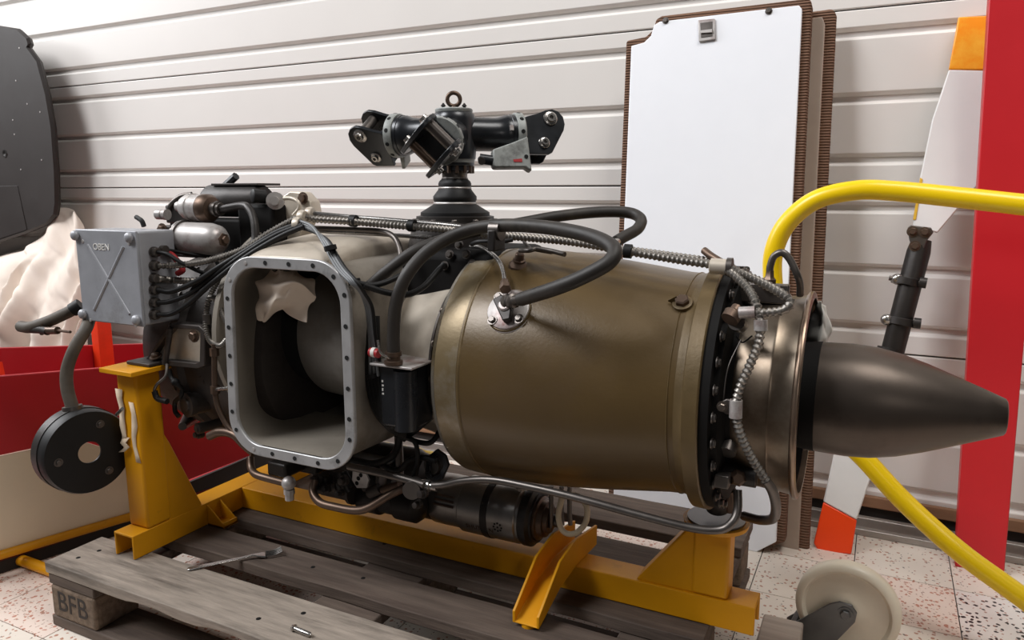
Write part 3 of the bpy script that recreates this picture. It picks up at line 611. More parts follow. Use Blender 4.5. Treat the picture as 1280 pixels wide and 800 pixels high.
# thick hoses
pts = [at(*p) for p in ((492, 440, 1.02), (492, 415, 1.02), (495, 380, 1.02), (508, 345, 1.03), (535, 314, 1.06), (575, 291, 1.09), (620, 282, 1.1), (680, 284, 1.09), (735, 294, 1.06), (766, 309, 1.03), (763, 326, 1.01), (735, 343, 1.0), (698, 359, .998))]+[pe]
h1 = MB().tube(pts, .0112, 14, 12).build('ignition_hose', 'hose_rubber', eng)
h2 = hose([(462, 358, 1.06), (485, 338, 1.07), (520, 313, 1.1), (560, 298, 1.14), (600, 288, 1.17), (650, 279, 1.22), (700, 270, 1.28), (750, 265, 1.32), (786, 266, 1.34), (801, 274, 1.33), (797, 286, 1.3), (780, 296, 1.26), (770, 302, 1.24)], .0105, 'hose_rubber', 'ignition_hose')
MB().cyl(at(775, 299, 1.25), at(760, 311, 1.2), .007).build('hose_end', 'steel', h2)
p = at(621, 288, 1.1); MB().lathe([(-.009, .0165), (.009, .0165)], p, (1, 0, .0), 20).build('hose_clamp', 'dark_steel', h1)
b = MB(); b.box((p.x-.008, p.y-.02, p.z-.034), (p.x+.006, p.y+.02, p.z+.002)); b.build('clamp_strap', 'dark_cast', h1, bev=.003)
hose([(590, 305, 1.15), (600, 302, 1.13), (625, 302, 1.13), (640, 300, 1.15)], .004, 'black_rubber', 'cable')
b = MB()

# ---- ignition unit
ux0, ux1 = at(474, 480, 1.03).x, at(514, 480, 1.03).x; uz1 = at(490, 457, 1.03).z; uz0 = at(490, 535, 1.03).z
un = MB().box((ux0, 1.03, uz0), (ux1, 1.10, uz1)).build('ignition_unit', 'black_paint', eng, bev=.006, seg=3)
MB().cyl((ux1-.016, 1.035, uz0), (ux1-.016, 1.035, uz1-.006), .02, seg=24).build('ignition_coil', 'black_paint', un)
MB().box((ux0-.008, 1.015, uz1), (ux1+.012, 1.10, uz1+.004)).build('unit_plate', 'silver_label', un, bev=.001)
MB().lathe([(0, .016), (.006, .016), (.007, .012), (.014, .012), (.015, .0145), (.022, .0145)], at(492, 455, 1.02), (0, 0, 1), 20).build('unit_terminal', 'brown_steel', un)
hose([(488, 448, 1.01), (476, 441, 1.0), (472, 425, 1.0)], .002, 'steel', 'lock_wire', un)
p = at(463, 440, 1.02); b = MB(); b.cyl(p, p+Vector((.018, 0, -.001)), .008); b.build('red_connector', 'red_paint_small', un)
MB().cyl(p+Vector((.005, 0, 0)), p+Vector((.012, 0, 0)), .0086).build('connector_band', 'white_print', un)
for k, (h_, w_) in enumerate(((.004, .003), (.003, .004), (.005, .003), (.003, .004))):
    zq = uz1-.030-k*.0075; MB().box((ux0+.006, 1.0293, zq-h_/2), (ux0+.006+w_, 1.0299, zq+h_/2)).build('worn_print', 'white_print', un)
for k in range(4):
    hose([(455+k*5, 395, 1.06), (459+k*4, 440, 1.05), (462+k*4, 480, 1.045), (469+k*4, 510, 1.04), (485+k*2, 532, 1.05), (505, 545-k*2, 1.08)], .007, 'black_rubber', 'cable')
un2 = MB().box((ux1+.01, 1.09, uz0+.01), (ux1+.06, 1.14, uz1-.02)).build('relay_box', 'dark_cast', eng, bev=.003)

# ---- exhaust side conduits
kA = Vector((0, 0, 0))
col = at(897, 333, 1.15)
MB().lathe([(-.012, .0085), (-.01, .012), (.014, .012), (.016, .0095)], col, (1, .02, -.02), 18).build('conduit_sleeve', 'cream_metal', eng)
MB().lathe([(-.004, .014), (.004, .014)], col+Vector((.018, 0, .0)), (1, 0, 0), 16).build('conduit_clip', 'dark_steel', eng)
hose([(880, 313, 1.2), (889, 320, 1.19), (902, 328, 1.18)], .006, 'brown_steel', 'lifting_lug')
hose([(905, 335, 1.15), (920, 346, 1.13), (935, 361, 1.11), (944, 377, 1.09), (949, 394, 1.08), (951, 405, 1.075)], .0072, 'conduit', 'ribbed_conduit', rib=.0075)
MB().cyl(at(951, 400, 1.076), at(951, 413, 1.075), .0095, seg=18).build('conduit_sleeve', 'silver_label', eng)
hose([(951, 411, 1.075), (948, 430, 1.07), (938, 455, 1.065), (926, 482, 1.06), (920, 505, 1.06), (921, 525, 1.06), (928, 548, 1.065), (941, 575, 1.075), (957, 600, 1.09)], .0072, 'conduit', 'ribbed_conduit', rib=.0075)
hose([(957, 600, 1.09), (966, 615, 1.1), (970, 634, 1.11), (966, 648, 1.13), (950, 650, 1.16), (930, 645, 1.2)], .0076, 'dark_steel', 'drain_hose')
hose([(908, 333, 1.15), (930, 343, 1.14), (958, 356, 1.12), (980, 369, 1.1), (988, 379, 1.09), (978, 388, 1.08), (958, 391, 1.08), (942, 391, 1.08)], .0072, 'conduit', 'ribbed_conduit', rib=.0075)
MB().cyl(at(944, 390, 1.08), at(924, 391, 1.08), .0085, seg=18).build('conduit_sleeve', 'silver_label', eng)
MB().lathe([(-.012, .013), (.0, .0135), (.004, .009), (.012, .0085)], at(917, 392, 1.085), (.3, .6, .6), 16).build('thermocouple', 'brown_steel', eng)
MB().lathe([(-.02, .012), (.0, .0135), (.012, .012)], at(922, 404, 1.1), (.0, -1, .3), 16).build('thermocouple_boss', 'dark_steel', eng)
hose([(920, 420, 1.1), (928, 428, 1.1), (940, 420, 1.09)], .0012, 'near_black', 'lock_wire'); hose([(926, 425, 1.1), (910, 460, 1.08), (904, 500, 1.07)], .001, 'dark_steel', 'lock_wire')
b = MB(); b.cyl(at(920, 500, 1.06), at(919.5, 522, 1.06), .0092, seg=18); b.build('conduit_clip', 'silver_label', eng)
b = MB(); b.prism(wp([(900, 503), (908, 499), (926, 505), (926, 517), (908, 518), (900, 513)], 1.058), (0, .006, 0)); clip = b.build('clip_lug', 'dark_steel', eng, bev=.001)
inst('bolt', BOLT, at(903, 508, 1.0575), (0, -1, 0), clip)
hose([(962, 342, 1.2), (963, 332, 1.2), (968, 320, 1.2), (978, 316, 1.2), (987, 324, 1.2), (996, 342, 1.2), (1000, 355, 1.21), (1000, 369, 1.22)], .0055, 'dark_steel', 'bent_tube')
MB().lathe([(-.02, .010), (-.004, .0105), (.0, .007), (.01, .006)], at(962, 346, 1.2), (0, 0, 1), 6).build('tube_nut', 'brown_steel', eng)
p = at(935, 362, 1.2); MB().box((p.x-.03, p.y, p.z-.02), (p.x+.06, p.y+.02, p.z+.01)).build('rear_bracket', 'dark_steel', eng, bev=.002)
p = at(915, 345, 1.28); MB().box((p.x-.02, p.y-.06, p.z-.06), (p.x+.02, p.y+.06, p.z+.012)).build('rear_bracket', 'near_black', eng, bev=.004)
for a in (-35, 200):                                     # small lugs on the turbine ring
    q = R(a); c = Vector((-.192, Y0-.186*math.cos(q), Z0+.186*math.sin(q))); MB().box((c.x-.01, c.y-.012, c.z-.01), (c.x+.012, c.y+.012, c.z+.01)).build('ring_lug', 'dark_steel', dr, bev=.002)
# drain valve at the bottom of the ring
p = at(908, 590, 1.13)
dv = MB().cyl(p+Vector((-.02, .0, 0)), p+Vector((.045, 0, 0)), .017, seg=18).build('drain_valve', 'dark_cast', eng)
MB().torus(at(893, 590, 1.12), (0, -1, .1), .013, .004, 20, 8).build('valve_ring', 'brown_steel', dv)
MB().cyl(at(908, 566, 1.1), at(914, 548, 1.12), .0135).build('valve_cap', 'dark_steel', dv)
MB().lathe([(-.016, .01), (0, .013), (.012, .013), (.018, .008)], at(921, 596, 1.12), (.3, -1, .2), 6).build('valve_nut', 'brown_steel', dv)
MB().cyl(at(897, 636, 1.265), at(897, 600, 1.25), .02, .03).build('mount_stub', 'dark_steel', eng)
MB().cyl(at(914, 640, 1.22), at(911, 615, 1.22), .008).build('mount_stud', 'brown_steel', eng)
dp = hose([(541, 607, 1.08), (556, 606, 1.08), (580, 601, 1.08), (615, 600, 1.08), (660, 608, 1.08), (720, 622, 1.08), (800, 644, 1.085), (865, 660, 1.09), (900, 662, 1.095), (916, 652, 1.1), (922, 636, 1.11), (922, 612, 1.12)], .0066, 'dark_steel', 'drain_pipe')
MB().lathe([(-.014, .0095), (-.004, .0095), (-.004, .0115), (.006, .0115), (.006, .008), (.02, .008)], at(534, 607, 1.08), (1, .1, 0), 12).build('pipe_nut', 'steel', dp)
MB().lathe([(0, .05), (.004, .05)], (-.228, 1.268, .3347), (0, 0, 1), 36).build('mount_plate', 'dark_steel', eng)

# ---- pipework and controls below the duct
hose([(313, 572, 1.05), (314, 585, 1.04), (320, 593, 1.03), (335, 598, 1.03), (358, 604, 1.03)], .0075, 'brown_steel', 'oil_pipe')
p = at(361, 604, 1.03); MB().sphere(p, .014).lathe([(-.034, .0085), (-.022, .0085), (-.022, .0105), (-.012, .0105)], p, (.0, 0, 1), 8).build('drain_cock', 'silver_label', eng)
hose([(393, 600, 1.06), (391, 615, 1.05), (400, 628, 1.04), (420, 634, 1.04), (445, 638, 1.04), (462, 634, 1.045), (485, 620, 1.06), (505, 610, 1.08)], .0078, 'brown_steel', 'oil_pipe')
hose([(436, 583, 1.06), (470, 590, 1.06), (500, 597, 1.065), (530, 606, 1.07)], .0075, 'dark_steel', 'oil_pipe')
hose([(440, 575, 1.1), (468, 579, 1.1), (492, 568, 1.1), (500, 545, 1.1), (503, 520, 1.1)], .007, 'black_rubber', 'cable')
hose([(478, 582, 1.1), (498, 588, 1.1), (512, 575, 1.1), (530, 572, 1.1), (545, 576, 1.1)], .0055, 'black_rubber', 'cable')
hose([(500, 545, 1.09), (518, 552, 1.09), (522, 575, 1.09), (515, 600, 1.09)], .0045, 'black_rubber', 'cable')
hose([(503, 545, 1.1), (525, 553, 1.1), (540, 552, 1.1), (552, 535, 1.12)], .005, 'black_rubber', 'cable')
hose([(504, 549, 1.1), (520, 537, 1.1), (540, 520, 1.11)], .006, 'black_rubber', 'cable')
MB().cyl(at(498, 545, 1.11), at(500, 600, 1.11), .008).build('support_rod', 'dark_steel', eng)
for (x, y, w_, h_, m, dd, Y) in ((345, 588, .05, .03, 'dark_cast', .06, 1.08), (420, 598, .05, .035, 'gear_cast', .05, 1.1), (400, 605, .03, .03, 'dark_cast', .04, 1.08), (470, 605, .05, .03, 'dark_cast', .05, 1.12), (450, 588, .1, .03, 'dark_cast', .08, 1.16), (380, 582, .06, .035, 'dark_cast', .08, 1.14)):
    p = at(x, y, Y); MB().box((p.x-w_/2, Y, p.z-h_/2), (p.x+w_/2, Y+dd, p.z+h_/2)).build('fuel_control', m, eng, bev=.005, seg=2)
for x, y, r in ((394, 600, .011), (394, 608, .008), (428, 602, .010), (407, 612, .009), (424, 618, .007), (527, 618, .01), (521, 632, .008)):
    p = at(x, y, 1.065); MB().lathe([(0, r), (.008, r), (.008, r*.7), (.016, r*.7), (.017, r*.4)], p+Vector((0, .01, 0)), (-.1, -1, .1), 14).build('fitting', 'gear_cast', eng)
L([(-.955, .0), (-.955, .03), (-.945, .036), (-.90, .036), (-.895, .03), (-.86, .03), (-.855, .036), (-.81, .036), (-.80, .028), (-.79, 0)], 'fuel_governor', 'dark_cast', o=(0, 1.2, .272), seg=28)
L([(-1.03, .0), (-1.03, .022), (-.96, .022), (-.955, .028), (-.948, .028), (-.948, 0)], 'fuel_governor', 'gear_cast', o=(0, 1.17, .288), seg=24)
fd = L([(-.872, .0), (-.872, .036), (-.80, .036), (-.80, 0)], 'finned_drum', 'dark_cast', o=(0, 1.255, .262), seg=24)
for k in range(13): L([(-.868+k*.005, .036), (-.8665+k*.005, .0395), (-.865+k*.005, .036)], 'cooling_fin', 'dark_steel', fd, o=(0, 1.255, .262), seg=24)
MB().cyl(at(455, 602, 1.11), at(492, 602, 1.13), .019, .016, 18).build('actuator', 'dark_cast', eng)
MB().cyl(at(478, 600, 1.11), at(482, 600, 1.11), .021, .021, 18).build('actuator_ring', 'dark_steel', eng)
MB().cyl(at(398, 612, 1.07), at(420, 608, 1.08), .009, .007, 12).build('spring_rod', 'gear_cast', eng)
for (x0_, y0_, x1_, y1_, r, m) in ((424, 592, 436, 615, .009, 'dark_cast'), (430, 590, 440, 608, .006, 'black_rubber'), (420, 604, 424, 612, .012, 'gear_cast'), (462, 616, 476, 610, .011, 'gear_cast'), (478, 612, 500, 606, .008, 'brown_steel')):
    MB().cyl(at(x0_, y0_, 1.09), at(x1_, y1_, 1.09), r, seg=14).build('linkage', m, eng)
hose([(209, 455, 1.02), (207, 470, 1.01), (196, 481, 1.0), (193, 490, 1.0), (197, 498, 1.0), (208, 501, 1.0)], .0032, 'dark_steel', 'loose_wire')
hose([(193, 489, 1.0), (197, 498, 1.0), (209, 502, 1.0)], .006, 'black_rubber', 'loose_wire')
hose([(211, 462, 1.03), (214, 472, 1.03), (221, 480, 1.03), (227, 486, 1.04), (226, 495, 1.04), (219, 502, 1.05), (219, 514, 1.05), (224, 521, 1.05)], .005, 'black_rubber', 'loose_wire')
MB().sphere(at(219, 478, 1.03), .009).build('wire_joint', 'black_rubber', eng)
for x, y, Y, r in ((236, 470, 1.08, .012), (250, 470, 1.06, .009), (244, 545, 1.12, .01), (254, 478, 1.06, .007), (232, 488, 1.09, .014)):
    p = at(x, y, Y); MB().lathe([(0, r), (.012, r), (.012, r*.7), (.02, r*.65)], p+Vector((0, .02, 0)), (-.15, -1, .05), 16).build('gearbox_boss', 'gear_cast', gb)
pc = MB().prism(wp([(441, 587), (456, 590), (461, 600), (458, 610), (446, 610), (440, 600)], 1.075), (0, .004, 0)).build('cover_plate', 'silver_label', eng)
for x, y in ((448, 598), (446, 604), (451, 594)): inst('bolt_hole', HOLE, at(x, y, 1.0748), (0, -1, 0), pc)
lv = MB().ringprism(wp([(533, 572), (545, 562), (556, 570), (560, 582), (552, 600), (536, 604), (531, 592)], 1.11), wp([(538, 577), (546, 569), (552, 574), (554, 582), (549, 594), (540, 597), (537, 590)], 1.11), (0, .008, 0)).build('control_lever', 'black_paint', eng, bev=.001)
MB().lathe([(0, .022), (.01, .022), (.012, .016), (.02, .016)], at(546, 580, 1.135), (0, -1, .1), 20).build('lever_wheel', 'dark_steel', lv)
MB().lathe([(-.014, .017), (.014, .017)], at(517, 610, 1.07), (.3, -1, 0), 18).build('pipe_union', 'dark_steel', eng)
L([(-1.07, .0), (-1.07, .035), (-1.06, .045), (-.85, .045), (-.84, .04), (-.82, .036), (-.82, .0)], 'oil_sump', 'dark_cast', o=(0, 1.25, .325), seg=32)
# ---- starter generator below the casing
SO = (0, 1.262, .27)
sg = L([(-.80, .0), (-.80, .048), (-.795, .052), (-.765, .053), (-.755, .0525), (-.728, .0525), (-.724, .0575), (-.60, .0575), (-.597, .054), (-.59, .054)], 'starter_generator', 'starter_steel', o=SO, seg=48)
L([(-.592, .056), (-.588, .058), (-.575, .058), (-.570, .05), (-.566, .05), (-.566, .044), (-.572, .04)], 'starter_end_ring', 'dark_cast', sg, o=SO, seg=40)
L([(-.574, .043), (-.562, .043), (-.560, .037), (-.55, .035), (-.55, .028), (-.542, .026), (-.542, .015), (-.565, .0)], 'starter_hub', 'brown_steel', sg, o=SO, seg=36)
L([(-.565, .0), (-.52, .0), (-.52, .012), (-.565, .012)], 'starter_shaft', 'dark_steel', sg, o=SO, seg=14)
L([(-.672, .0577), (-.672, .0592), (-.658, .0592), (-.658, .0577)], 'starter_strap', 'dark_cast', sg, o=SO, seg=48)
for k in range(3):
    a = R(150+k*10); q = Vector((0, math.cos(a), math.sin(a)))
    MB().cyl(Vector(SO)+q*.055+Vector((-.78, 0, 0)), Vector(SO)+q*.055+Vector((-.735, 0, 0)), .0025, seg=8).build('starter_stud', 'brown_steel', sg)
def onsg(a, x, r=.0578): return Vector((x, SO[1]+r*math.cos(R(a)), SO[2]+r*math.sin(R(a))))
HOLES = MB().lathe([(0, .0021), (.0006, .0021)], (0, 0, 0), (0, 0, 1), 10).mesh('vent_hole', 'black_hole')
inst('vent_hole', HOLES, onsg(190, -.632), (0, math.cos(R(190)), math.sin(R(190))), sg)
for k in range(8):
    t = 2*math.pi*k/8; a = 190+8.5*math.sin(t); inst('vent_hole', HOLES, onsg(a, -.632+.0085*math.cos(t)), (0, math.cos(R(a)), math.sin(R(a))), sg)
for tx_, x_ in (('SHUT', -.688), ('N', -.648)):
    me = textmesh(tx_, .014, 'brown_steel', .0003)
    o = bpy.data.objects.new('stamping', me); COL.objects.link(o); attach(o, sg, onsg(203, x_, .0582)); o.rotation_euler = (R(113), 0, 0)
hose([(650, 612, 1.16), (640, 600, 1.2)], .004, 'dark_steel', 'oil_pipe')
for x in (689, 702, 712): hose([(x, 608, 1.25), (x, 640 if x > 690 else 656, 1.25), (x+1, 656, 1.25)], .0045, 'dark_steel', 'drain_tube')
hose([(703, 620, 1.22), (698, 645, 1.22), (704, 664, 1.22), (718, 667, 1.22), (731, 655, 1.22), (734, 638, 1.22), (728, 624, 1.22), (716, 618, 1.22)], .0055, 'clear_hose', 'clear_hose')

# ---- mast and rotor head
MX, MY = -.775, 1.3
MO = (MX, MY, 0)
def zz(y): return .853+(272-y)/640
def LM(prof, name, m, par, seg=48, **k): return MB().lathe([(zz(y), r) for y, r in prof], MO, (0, 0, 1), seg).build(name, m, par, **k)
mb = MB().lathe([(.70, .06), (.70, .09), (.80, .095), (.83, .088), (.845, .086), (.846, .07)], MO, (0, 0, 1), 40).build('mast_housing', 'dark_cast', eng)
for k in range(12):
    a = R(30*k); inst('bolt', BOLTD, (MX+.08*math.cos(a), MY+.08*math.sin(a), .8455), (0, 0, 1), mb)
MB().box((MX-.05, MY-.13, .69), (MX+.16, MY+.1, .80)).build('gear_case', 'near_black', mb, bev=.02, seg=3)
for x, y in ((562, 318), (574, 306), (583, 318), (590, 330), (556, 332)): inst('bolt', BOLTD, at(x, y, 1.168), (0, -1, .2), mb)
LM([(277, .078), (270, .078), (269, .07)], 'boot_flange', 'dark_cast', mb)
bt = LM([(273, .068), (270, .0695), (265, .069), (256, .046), (254, .041)], 'rubber_boot', 'black_rubber', mb)
LM([(255, .0425), (253.5, .0435), (252, .0425)], 'boot_clip', 'silver_label', bt)
LM([(252.5, .041), (249, .0435), (245, .0435), (237, .034), (235, .0325)], 'rubber_boot', 'black_rubber', mb)
LM([(235.5, .0325), (234.3, .0335), (233, .0325)], 'boot_clip', 'silver_label', bt)
LM([(233.5, .0325), (229, .033), (226, .031), (222.5, .0255)], 'rubber_boot', 'black_rubber', mb)
LM([(223, .0255), (222, .0268), (221, .0255)], 'boot_clip', 'silver_label', bt)
LM([(222, .025), (210, .0255)], 'mast', 'dark_steel', mb)
rh = LM([(214, .024), (213, .036), (207, .036), (206, .039), (199, .040), (198, .042), (190, .043), (150, .043), (143, .040), (141, .036), (139, .036), (138.5, .034), (136.5, .034), (136, .0)], 'rotor_head', 'black_paint', eng)
LM([(206.5, .0385), (199, .0405), (198, .041)], 'head_collar', 'green_grey', rh)
LM([(141, .0365), (138, .037), (136.5, .0355), (136.2, .01)], 'head_cap', 'green_grey', rh)
for k in range(14):
    a = 2*math.pi*k/14; MB().lathe([(0, .004), (.014, .004)], (MX+.0355*math.cos(a), MY+.0355*math.sin(a), zz(216)), (0, 0, 1), 6).build('head_bolt', 'brown_steel', rh)
HC = Vector((MX, MY, zz(167)))
ez = zz(125)
MB().torus((MX, MY, ez), (.5, -.86, 0), .0125, .0042, 28, 10).build('lifting_eye', 'brown_steel', rh)
MB().lathe([(zz(137), .007), (ez-.013, .005)], MO, (0, 0, 1), 14).build('eye_stem', 'brown_steel', rh)
for s in (-1, 1):
    MB().lathe([(0, .003), (.004, .003), (.005, .0055), (.011, .001)], (MX+s*.018, MY+s*.01, zz(136.3)), (0, 0, 1), 10).build('cap_stud', 'black_rubber', rh)
outline = [(.139, .026), (.16, .032), (.183, .041), (.197, .0435), (.210, .039), (.219, .028), (.2215, .013), (.218, .0), (.19, -.046), (.182, -.05), (.139, -.05)]
def arm(theta, pitch, horn, droop=0):
    M = Matrix.Translation(HC) @ Matrix.Rotation(theta, 4, 'Z') @ Matrix.Rotation(droop, 4, 'Y') @ Matrix.Rotation(pitch, 4, 'X')
    ax = M.to_3x3() @ Vector((1, 0, 0)); W = lambda *p: M @ Vector(p)
    sl = MB().lathe([(.0, .034), (.06, .033), (.085, .033), (.10, .037), (.104, .039), (.112, .039), (.113, .0405), (.12, .0405), (.121, .036)], HC, ax, 40).build('arm_sleeve', 'black_paint', rh)
    MB().lathe([(.1205, .03), (.1205, .0425), (.123, .044), (.136, .044), (.138, .042), (.138, .02)], HC, ax, 40).build('arm_collar', 'green_grey', sl)
    HB = MB().lathe([(0, .004), (.001, .004)], (0, 0, 0), (0, 0, 1), 10)
    for k in range(10):
        a = R(36*k+10); d = M.to_3x3() @ Vector((0, math.cos(a), math.sin(a))); inst('collar_hole', HOLE, HC+ax*.1295+d*.0438, d, sl)
    for s in (-1, 1):
        y0 = .030*s-.004
        MB().prism([W(x, y0, z) for x, z in outline], M.to_3x3() @ Vector((0, .008, 0))).build('fork_plate', 'black_paint', sl, bev=.0012)
        yo = .030*s+.004*s
        nd = M.to_3x3() @ Vector((0, s, 0))
        for (x, z, r) in ((.191, .0235, .0145), (.174, -.027, .0115)):
            MB().lathe([(0, r), (.002, r), (.003, r*.9), (.0035, r*.62), (.009, r*.58), (.009, r*.3), (.004, r*.28)], W(x, yo, z), nd, 24).build('blade_pin_nut' if r > .011 else 'pin_washer', 'steel', sl)
    MB().cyl(W(.191, -.03, .0235), W(.191, .03, .0235), .0105).build('blade_pin', 'dark_steel', sl)
    MB().cyl(W(.174, -.03, -.027), W(.174, .03, -.027), .008).build('blade_pin', 'brown_steel', sl)
    MB().prism([W(.139, -.03, -.044), W(.146, -.03, -.044), W(.146, -.03, .026), W(.139, -.03, .026)], M.to_3x3() @ Vector((0, .06, 0))).build('fork_web', 'black_paint', sl)
    if horn:
        P = [(.064, -.046), (.108, -.030), (.137, -.018), (.140, -.088), (.134, -.086), (.128, -.081), (.066, -.082), (.062, -.078)]
        hz = MB().prism([W(x, -.046, z) for x, z in P], M.to_3x3() @ Vector((0, .020, 0))).build('pitch_horn', 'green_grey', sl, bev=.003)
        inst('bolt_hole', HOLE, W(.13, -.0465, -.06), M.to_3x3() @ Vector((0, -1, 0)), hz)
        MB().cyl(W(.068, -.036, -.066), W(.04, -.03, -.060), .010).build('pitch_link', 'black_paint', hz)
        MB().cyl(W(.04, -.045, -.07), W(.046, -.02, -.058), .007).build('link_end', 'dark_steel', hz)
        MB().prism([W(x, -.0465, z) for x, z in ((.103, -.066), (.121, -.064), (.121, -.071), (.104, -.071))], M.to_3x3() @ Vector((0, -.0004, 0))).build('red_mark', 'red_paint_small', hz)
    elif horn is not None:
        hz = MB().prism([W(x, -.02, z) for x, z in ((.125, -.04), (.136, -.038), (.142, -.074), (.134, -.074))], M.to_3x3() @ Vector((0, .03, 0))).build('pitch_horn', 'green_grey', sl, bev=.002)
    MB().prism([W(x, -.0447, z) for x, z in ((.103, .004), (.110, .004), (.110, -.006), (.103, -.006))], M.to_3x3() @ Vector((0, .006, 0))).build('sleeve_key', 'silver_label', sl)
tc = math.atan2(-MY, -MX)        # towards the camera
arm(tc-R(12), R(-45), None, R(10))
arm(tc+R(102), R(-16), True)
arm(tc-R(117), R(-36), False)

# ------------------------------------------------------------------ loose things on the engine
def sheet(name, fn, nu, nv, m, label, cat, thick=.0012, sub=1):
    b = MB(); b.loft([[Vector(fn(i/nu, j/nv)) for j in range(nv+1)] for i in range(nu+1)], False, False, False)
    o = b.build(name, m, None, sub=sub, thick=thick, angle=80); tag(o, label, cat); return o
def grid_from(px, Y, amp, seed):          # crumpled sheet through a grid of photo points
    def fn(u, v):
        r = (len(px)-1)*v; i = min(int(r), len(px)-2); f = r-i; c = (len(px[0])-1)*u; j = min(int(c), len(px[0])-2); g = c-j
        lerp = lambda k: [px[i][j][k]*(1-f)*(1-g)+px[i+1][j][k]*f*(1-g)+px[i][j+1][k]*(1-f)*g+px[i+1][j+1][k]*f*g for _ in (0,)][0]
        p = at(lerp(0), lerp(1), Y+lerp(2)); q = nvec(Vector((u*4+seed, v*4, seed)))*amp
        return p+q
    return fn
sheet('paper_towel', grid_from([[(338, 336, .03), (350, 338, 0), (372, 342, .03), (386, 348, .03)], [(326, 352, .03), (343, 356, -.01), (365, 352, -.03), (396, 368, .0)], [(322, 372, .01), (343, 378, -.02), (360, 372, -.01), (389, 376, .02)], [(320, 398, .0), (334, 401, .02), (352, 386, .03), (384, 402, .02)]], 1.045, .011, 3), 26, 26, 'paper', 'crumpled beige paper towel tucked in the engine air intake', 'paper')
sheet('white_rag', grid_from([[(1021, 376, .0), (1027, 377, -.02), (1032, 384, .0)], [(1013, 402, .0), (1028, 400, -.03), (1040, 411, .0)], [(1009, 430, .0), (1025, 427, -.03), (1036, 430, .01)]], 1.33, .005, 9), 14, 14, 'white_print', 'white rag stuffed into the exhaust opening', 'rag')

# ------------------------------------------------------------------ black ring unit hanging on the hose
dc = at(109, 564, DY); rd = .088
dn = Vector((.97, -.2, .02)).normalized()
du = tag(MB().lathe([(.008, .0225), (.008, rd*.93), (-.046, rd*.93), (-.046, rd), (.004, rd), (.012, rd*.965), (.012, .0225), (.008, .0225)], dc, dn, 56).build('drum_housing', 'drum_black', None), 'black round drum housing with a centre hole hanging on a hose', 'drum housing')
MB().lathe([(-.044, rd*1.0), (-.044, rd*1.02), (-.016, rd*1.02), (-.016, rd), (-.044, rd)], dc, dn, 56).build('drum_band', 'dark_cast', du)
for k in range(3):
    a = R(120*k+20); u = dn.orthogonal().normalized(); v = dn.cross(u); inst('screw', BOLTD, dc+dn*.0115+(u*math.cos(a)+v*math.sin(a))*.06, dn, du)
MB().lathe([(-.006, .02), (.008, .019)], at(91, 512, DY), (-.15, 0, 1), 24).build('hose_socket', 'dark_steel', du)
MB().cyl(at(146, 518, DY+.01), at(153, 511, DY-.01), .0035).build('drum_stud', 'steel', du)

# ------------------------------------------------------------------ fork, screw, cloth and block on the pallet
fk = thing('dinner_fork', 'steel table fork lying across two pallet boards', 'fork', (-1.15, 1.04, zt))
A = atz(234, 712, zt+.002); Cc = atz(347, 692, zt+.002)
dirf = (Cc-A).normalized(); sd = dirf.cross(Vector((0, 0, 1))).normalized()
b = MB(); loops = []
for f, w_, z in ((0, .004, 0), (.03, .0075, 0), (.3, .0055, .002), (.6, .0036, .004), (.72, .0036, .006), (.78, .009, .004), (.86, .013, .002)):
    c = A+(Cc-A)*f+Vector((0, 0, z)); loops.append([c-sd*w_, c+sd*w_, c+sd*w_*.8+Vector((0, 0, .0022)), c-sd*w_*.8+Vector((0, 0, .0022))])
b.loft(loops).build('handle', 'steel', fk, bev=.0006)
for k in range(4):
    c = A+(Cc-A)*.87+sd*(-.0105+.007*k)+Vector((0, 0, .002)); e = c+dirf*.032+Vector((0, 0, .006)); MB().tube([c+Vector((0, 0, .001)), c.lerp(e, .5)+Vector((0, 0, -.002)), e], .0021, 6, 4).build('tine', 'steel', fk)
p0, p1 = atz(367, 785, zt+.005), atz(389, 794, zt+.005)
sc_ = MB().lathe([(-.003, .0), (-.003, .005), (.002, .007), (.003, .0045), ((p1-p0).length*.9, .0045), ((p1-p0).length, .002)], p0, p1-p0, 14).build('loose_screw', 'steel'); tag(sc_, 'small steel screw lying on the front pallet board', 'screw')
sheet('crumpled_cloth', grid_from([[(455, 556, .0), (490, 554, .0), (515, 558, .0), (540, 562, .0)], [(450, 575, -.04), (485, 570, -.05), (512, 572, -.06), (545, 575, -.03)], [(450, 590, -.02), (485, 584, -.06), (515, 585, -.06), (548, 592, -.03)]], 1.62, .02, 5), 20, 20, 'cloth_yellow', 'crumpled yellow and white cloth behind the engine on the pallet', 'cloth', .002)

# ------------------------------------------------------------------ things at the right
# padded white panels leaning on the wall
PB = Vector((-.187, 1.86, 0)); PTOP = 1.37; LEAN = (2.05-1.86)/PTOP
pn = Vector((0, -1, LEAN)).normalized()
def pan(x, y): return atp(x, y, PB, pn)
pz = thing('padded_panel', 'tall white board with brown ribbed edging leaning on the wall', 'panel', (-.42, 1.87, 0))
tr, tl, br = pan(1003, 6), pan(790, 42), pan(969, 692)
def onp(x, z, off=0.): return Vector((x, PB.y+LEAN*z, z))-pn*off
xr_t, xr_b, xl_t = tr.x, br.x, tl.x; xl_b = xl_t+(xr_b-xr_t); zt_p = tr.z
def outl(e, zt2=None):
    zz_ = zt_p+e
    return [(xr_b+e, .035), (xr_b-.045, .0), (xl_b+.04, .0), (xl_b-e, .04), (xl_t-e, zz_-.062), (xl_t+.035, zz_-.056), (xl_t+.053, zz_-.04), (xl_t+.06, zz_-.012), (xl_t+.075, zz_-.005), (xr_t+e-.008, zz_), (xr_t+e, zz_-.01)]
MB().prism([onp(x, z) for x, z in outl(0)], -pn*.012).build('board', 'white_board', pz, bev=.002)
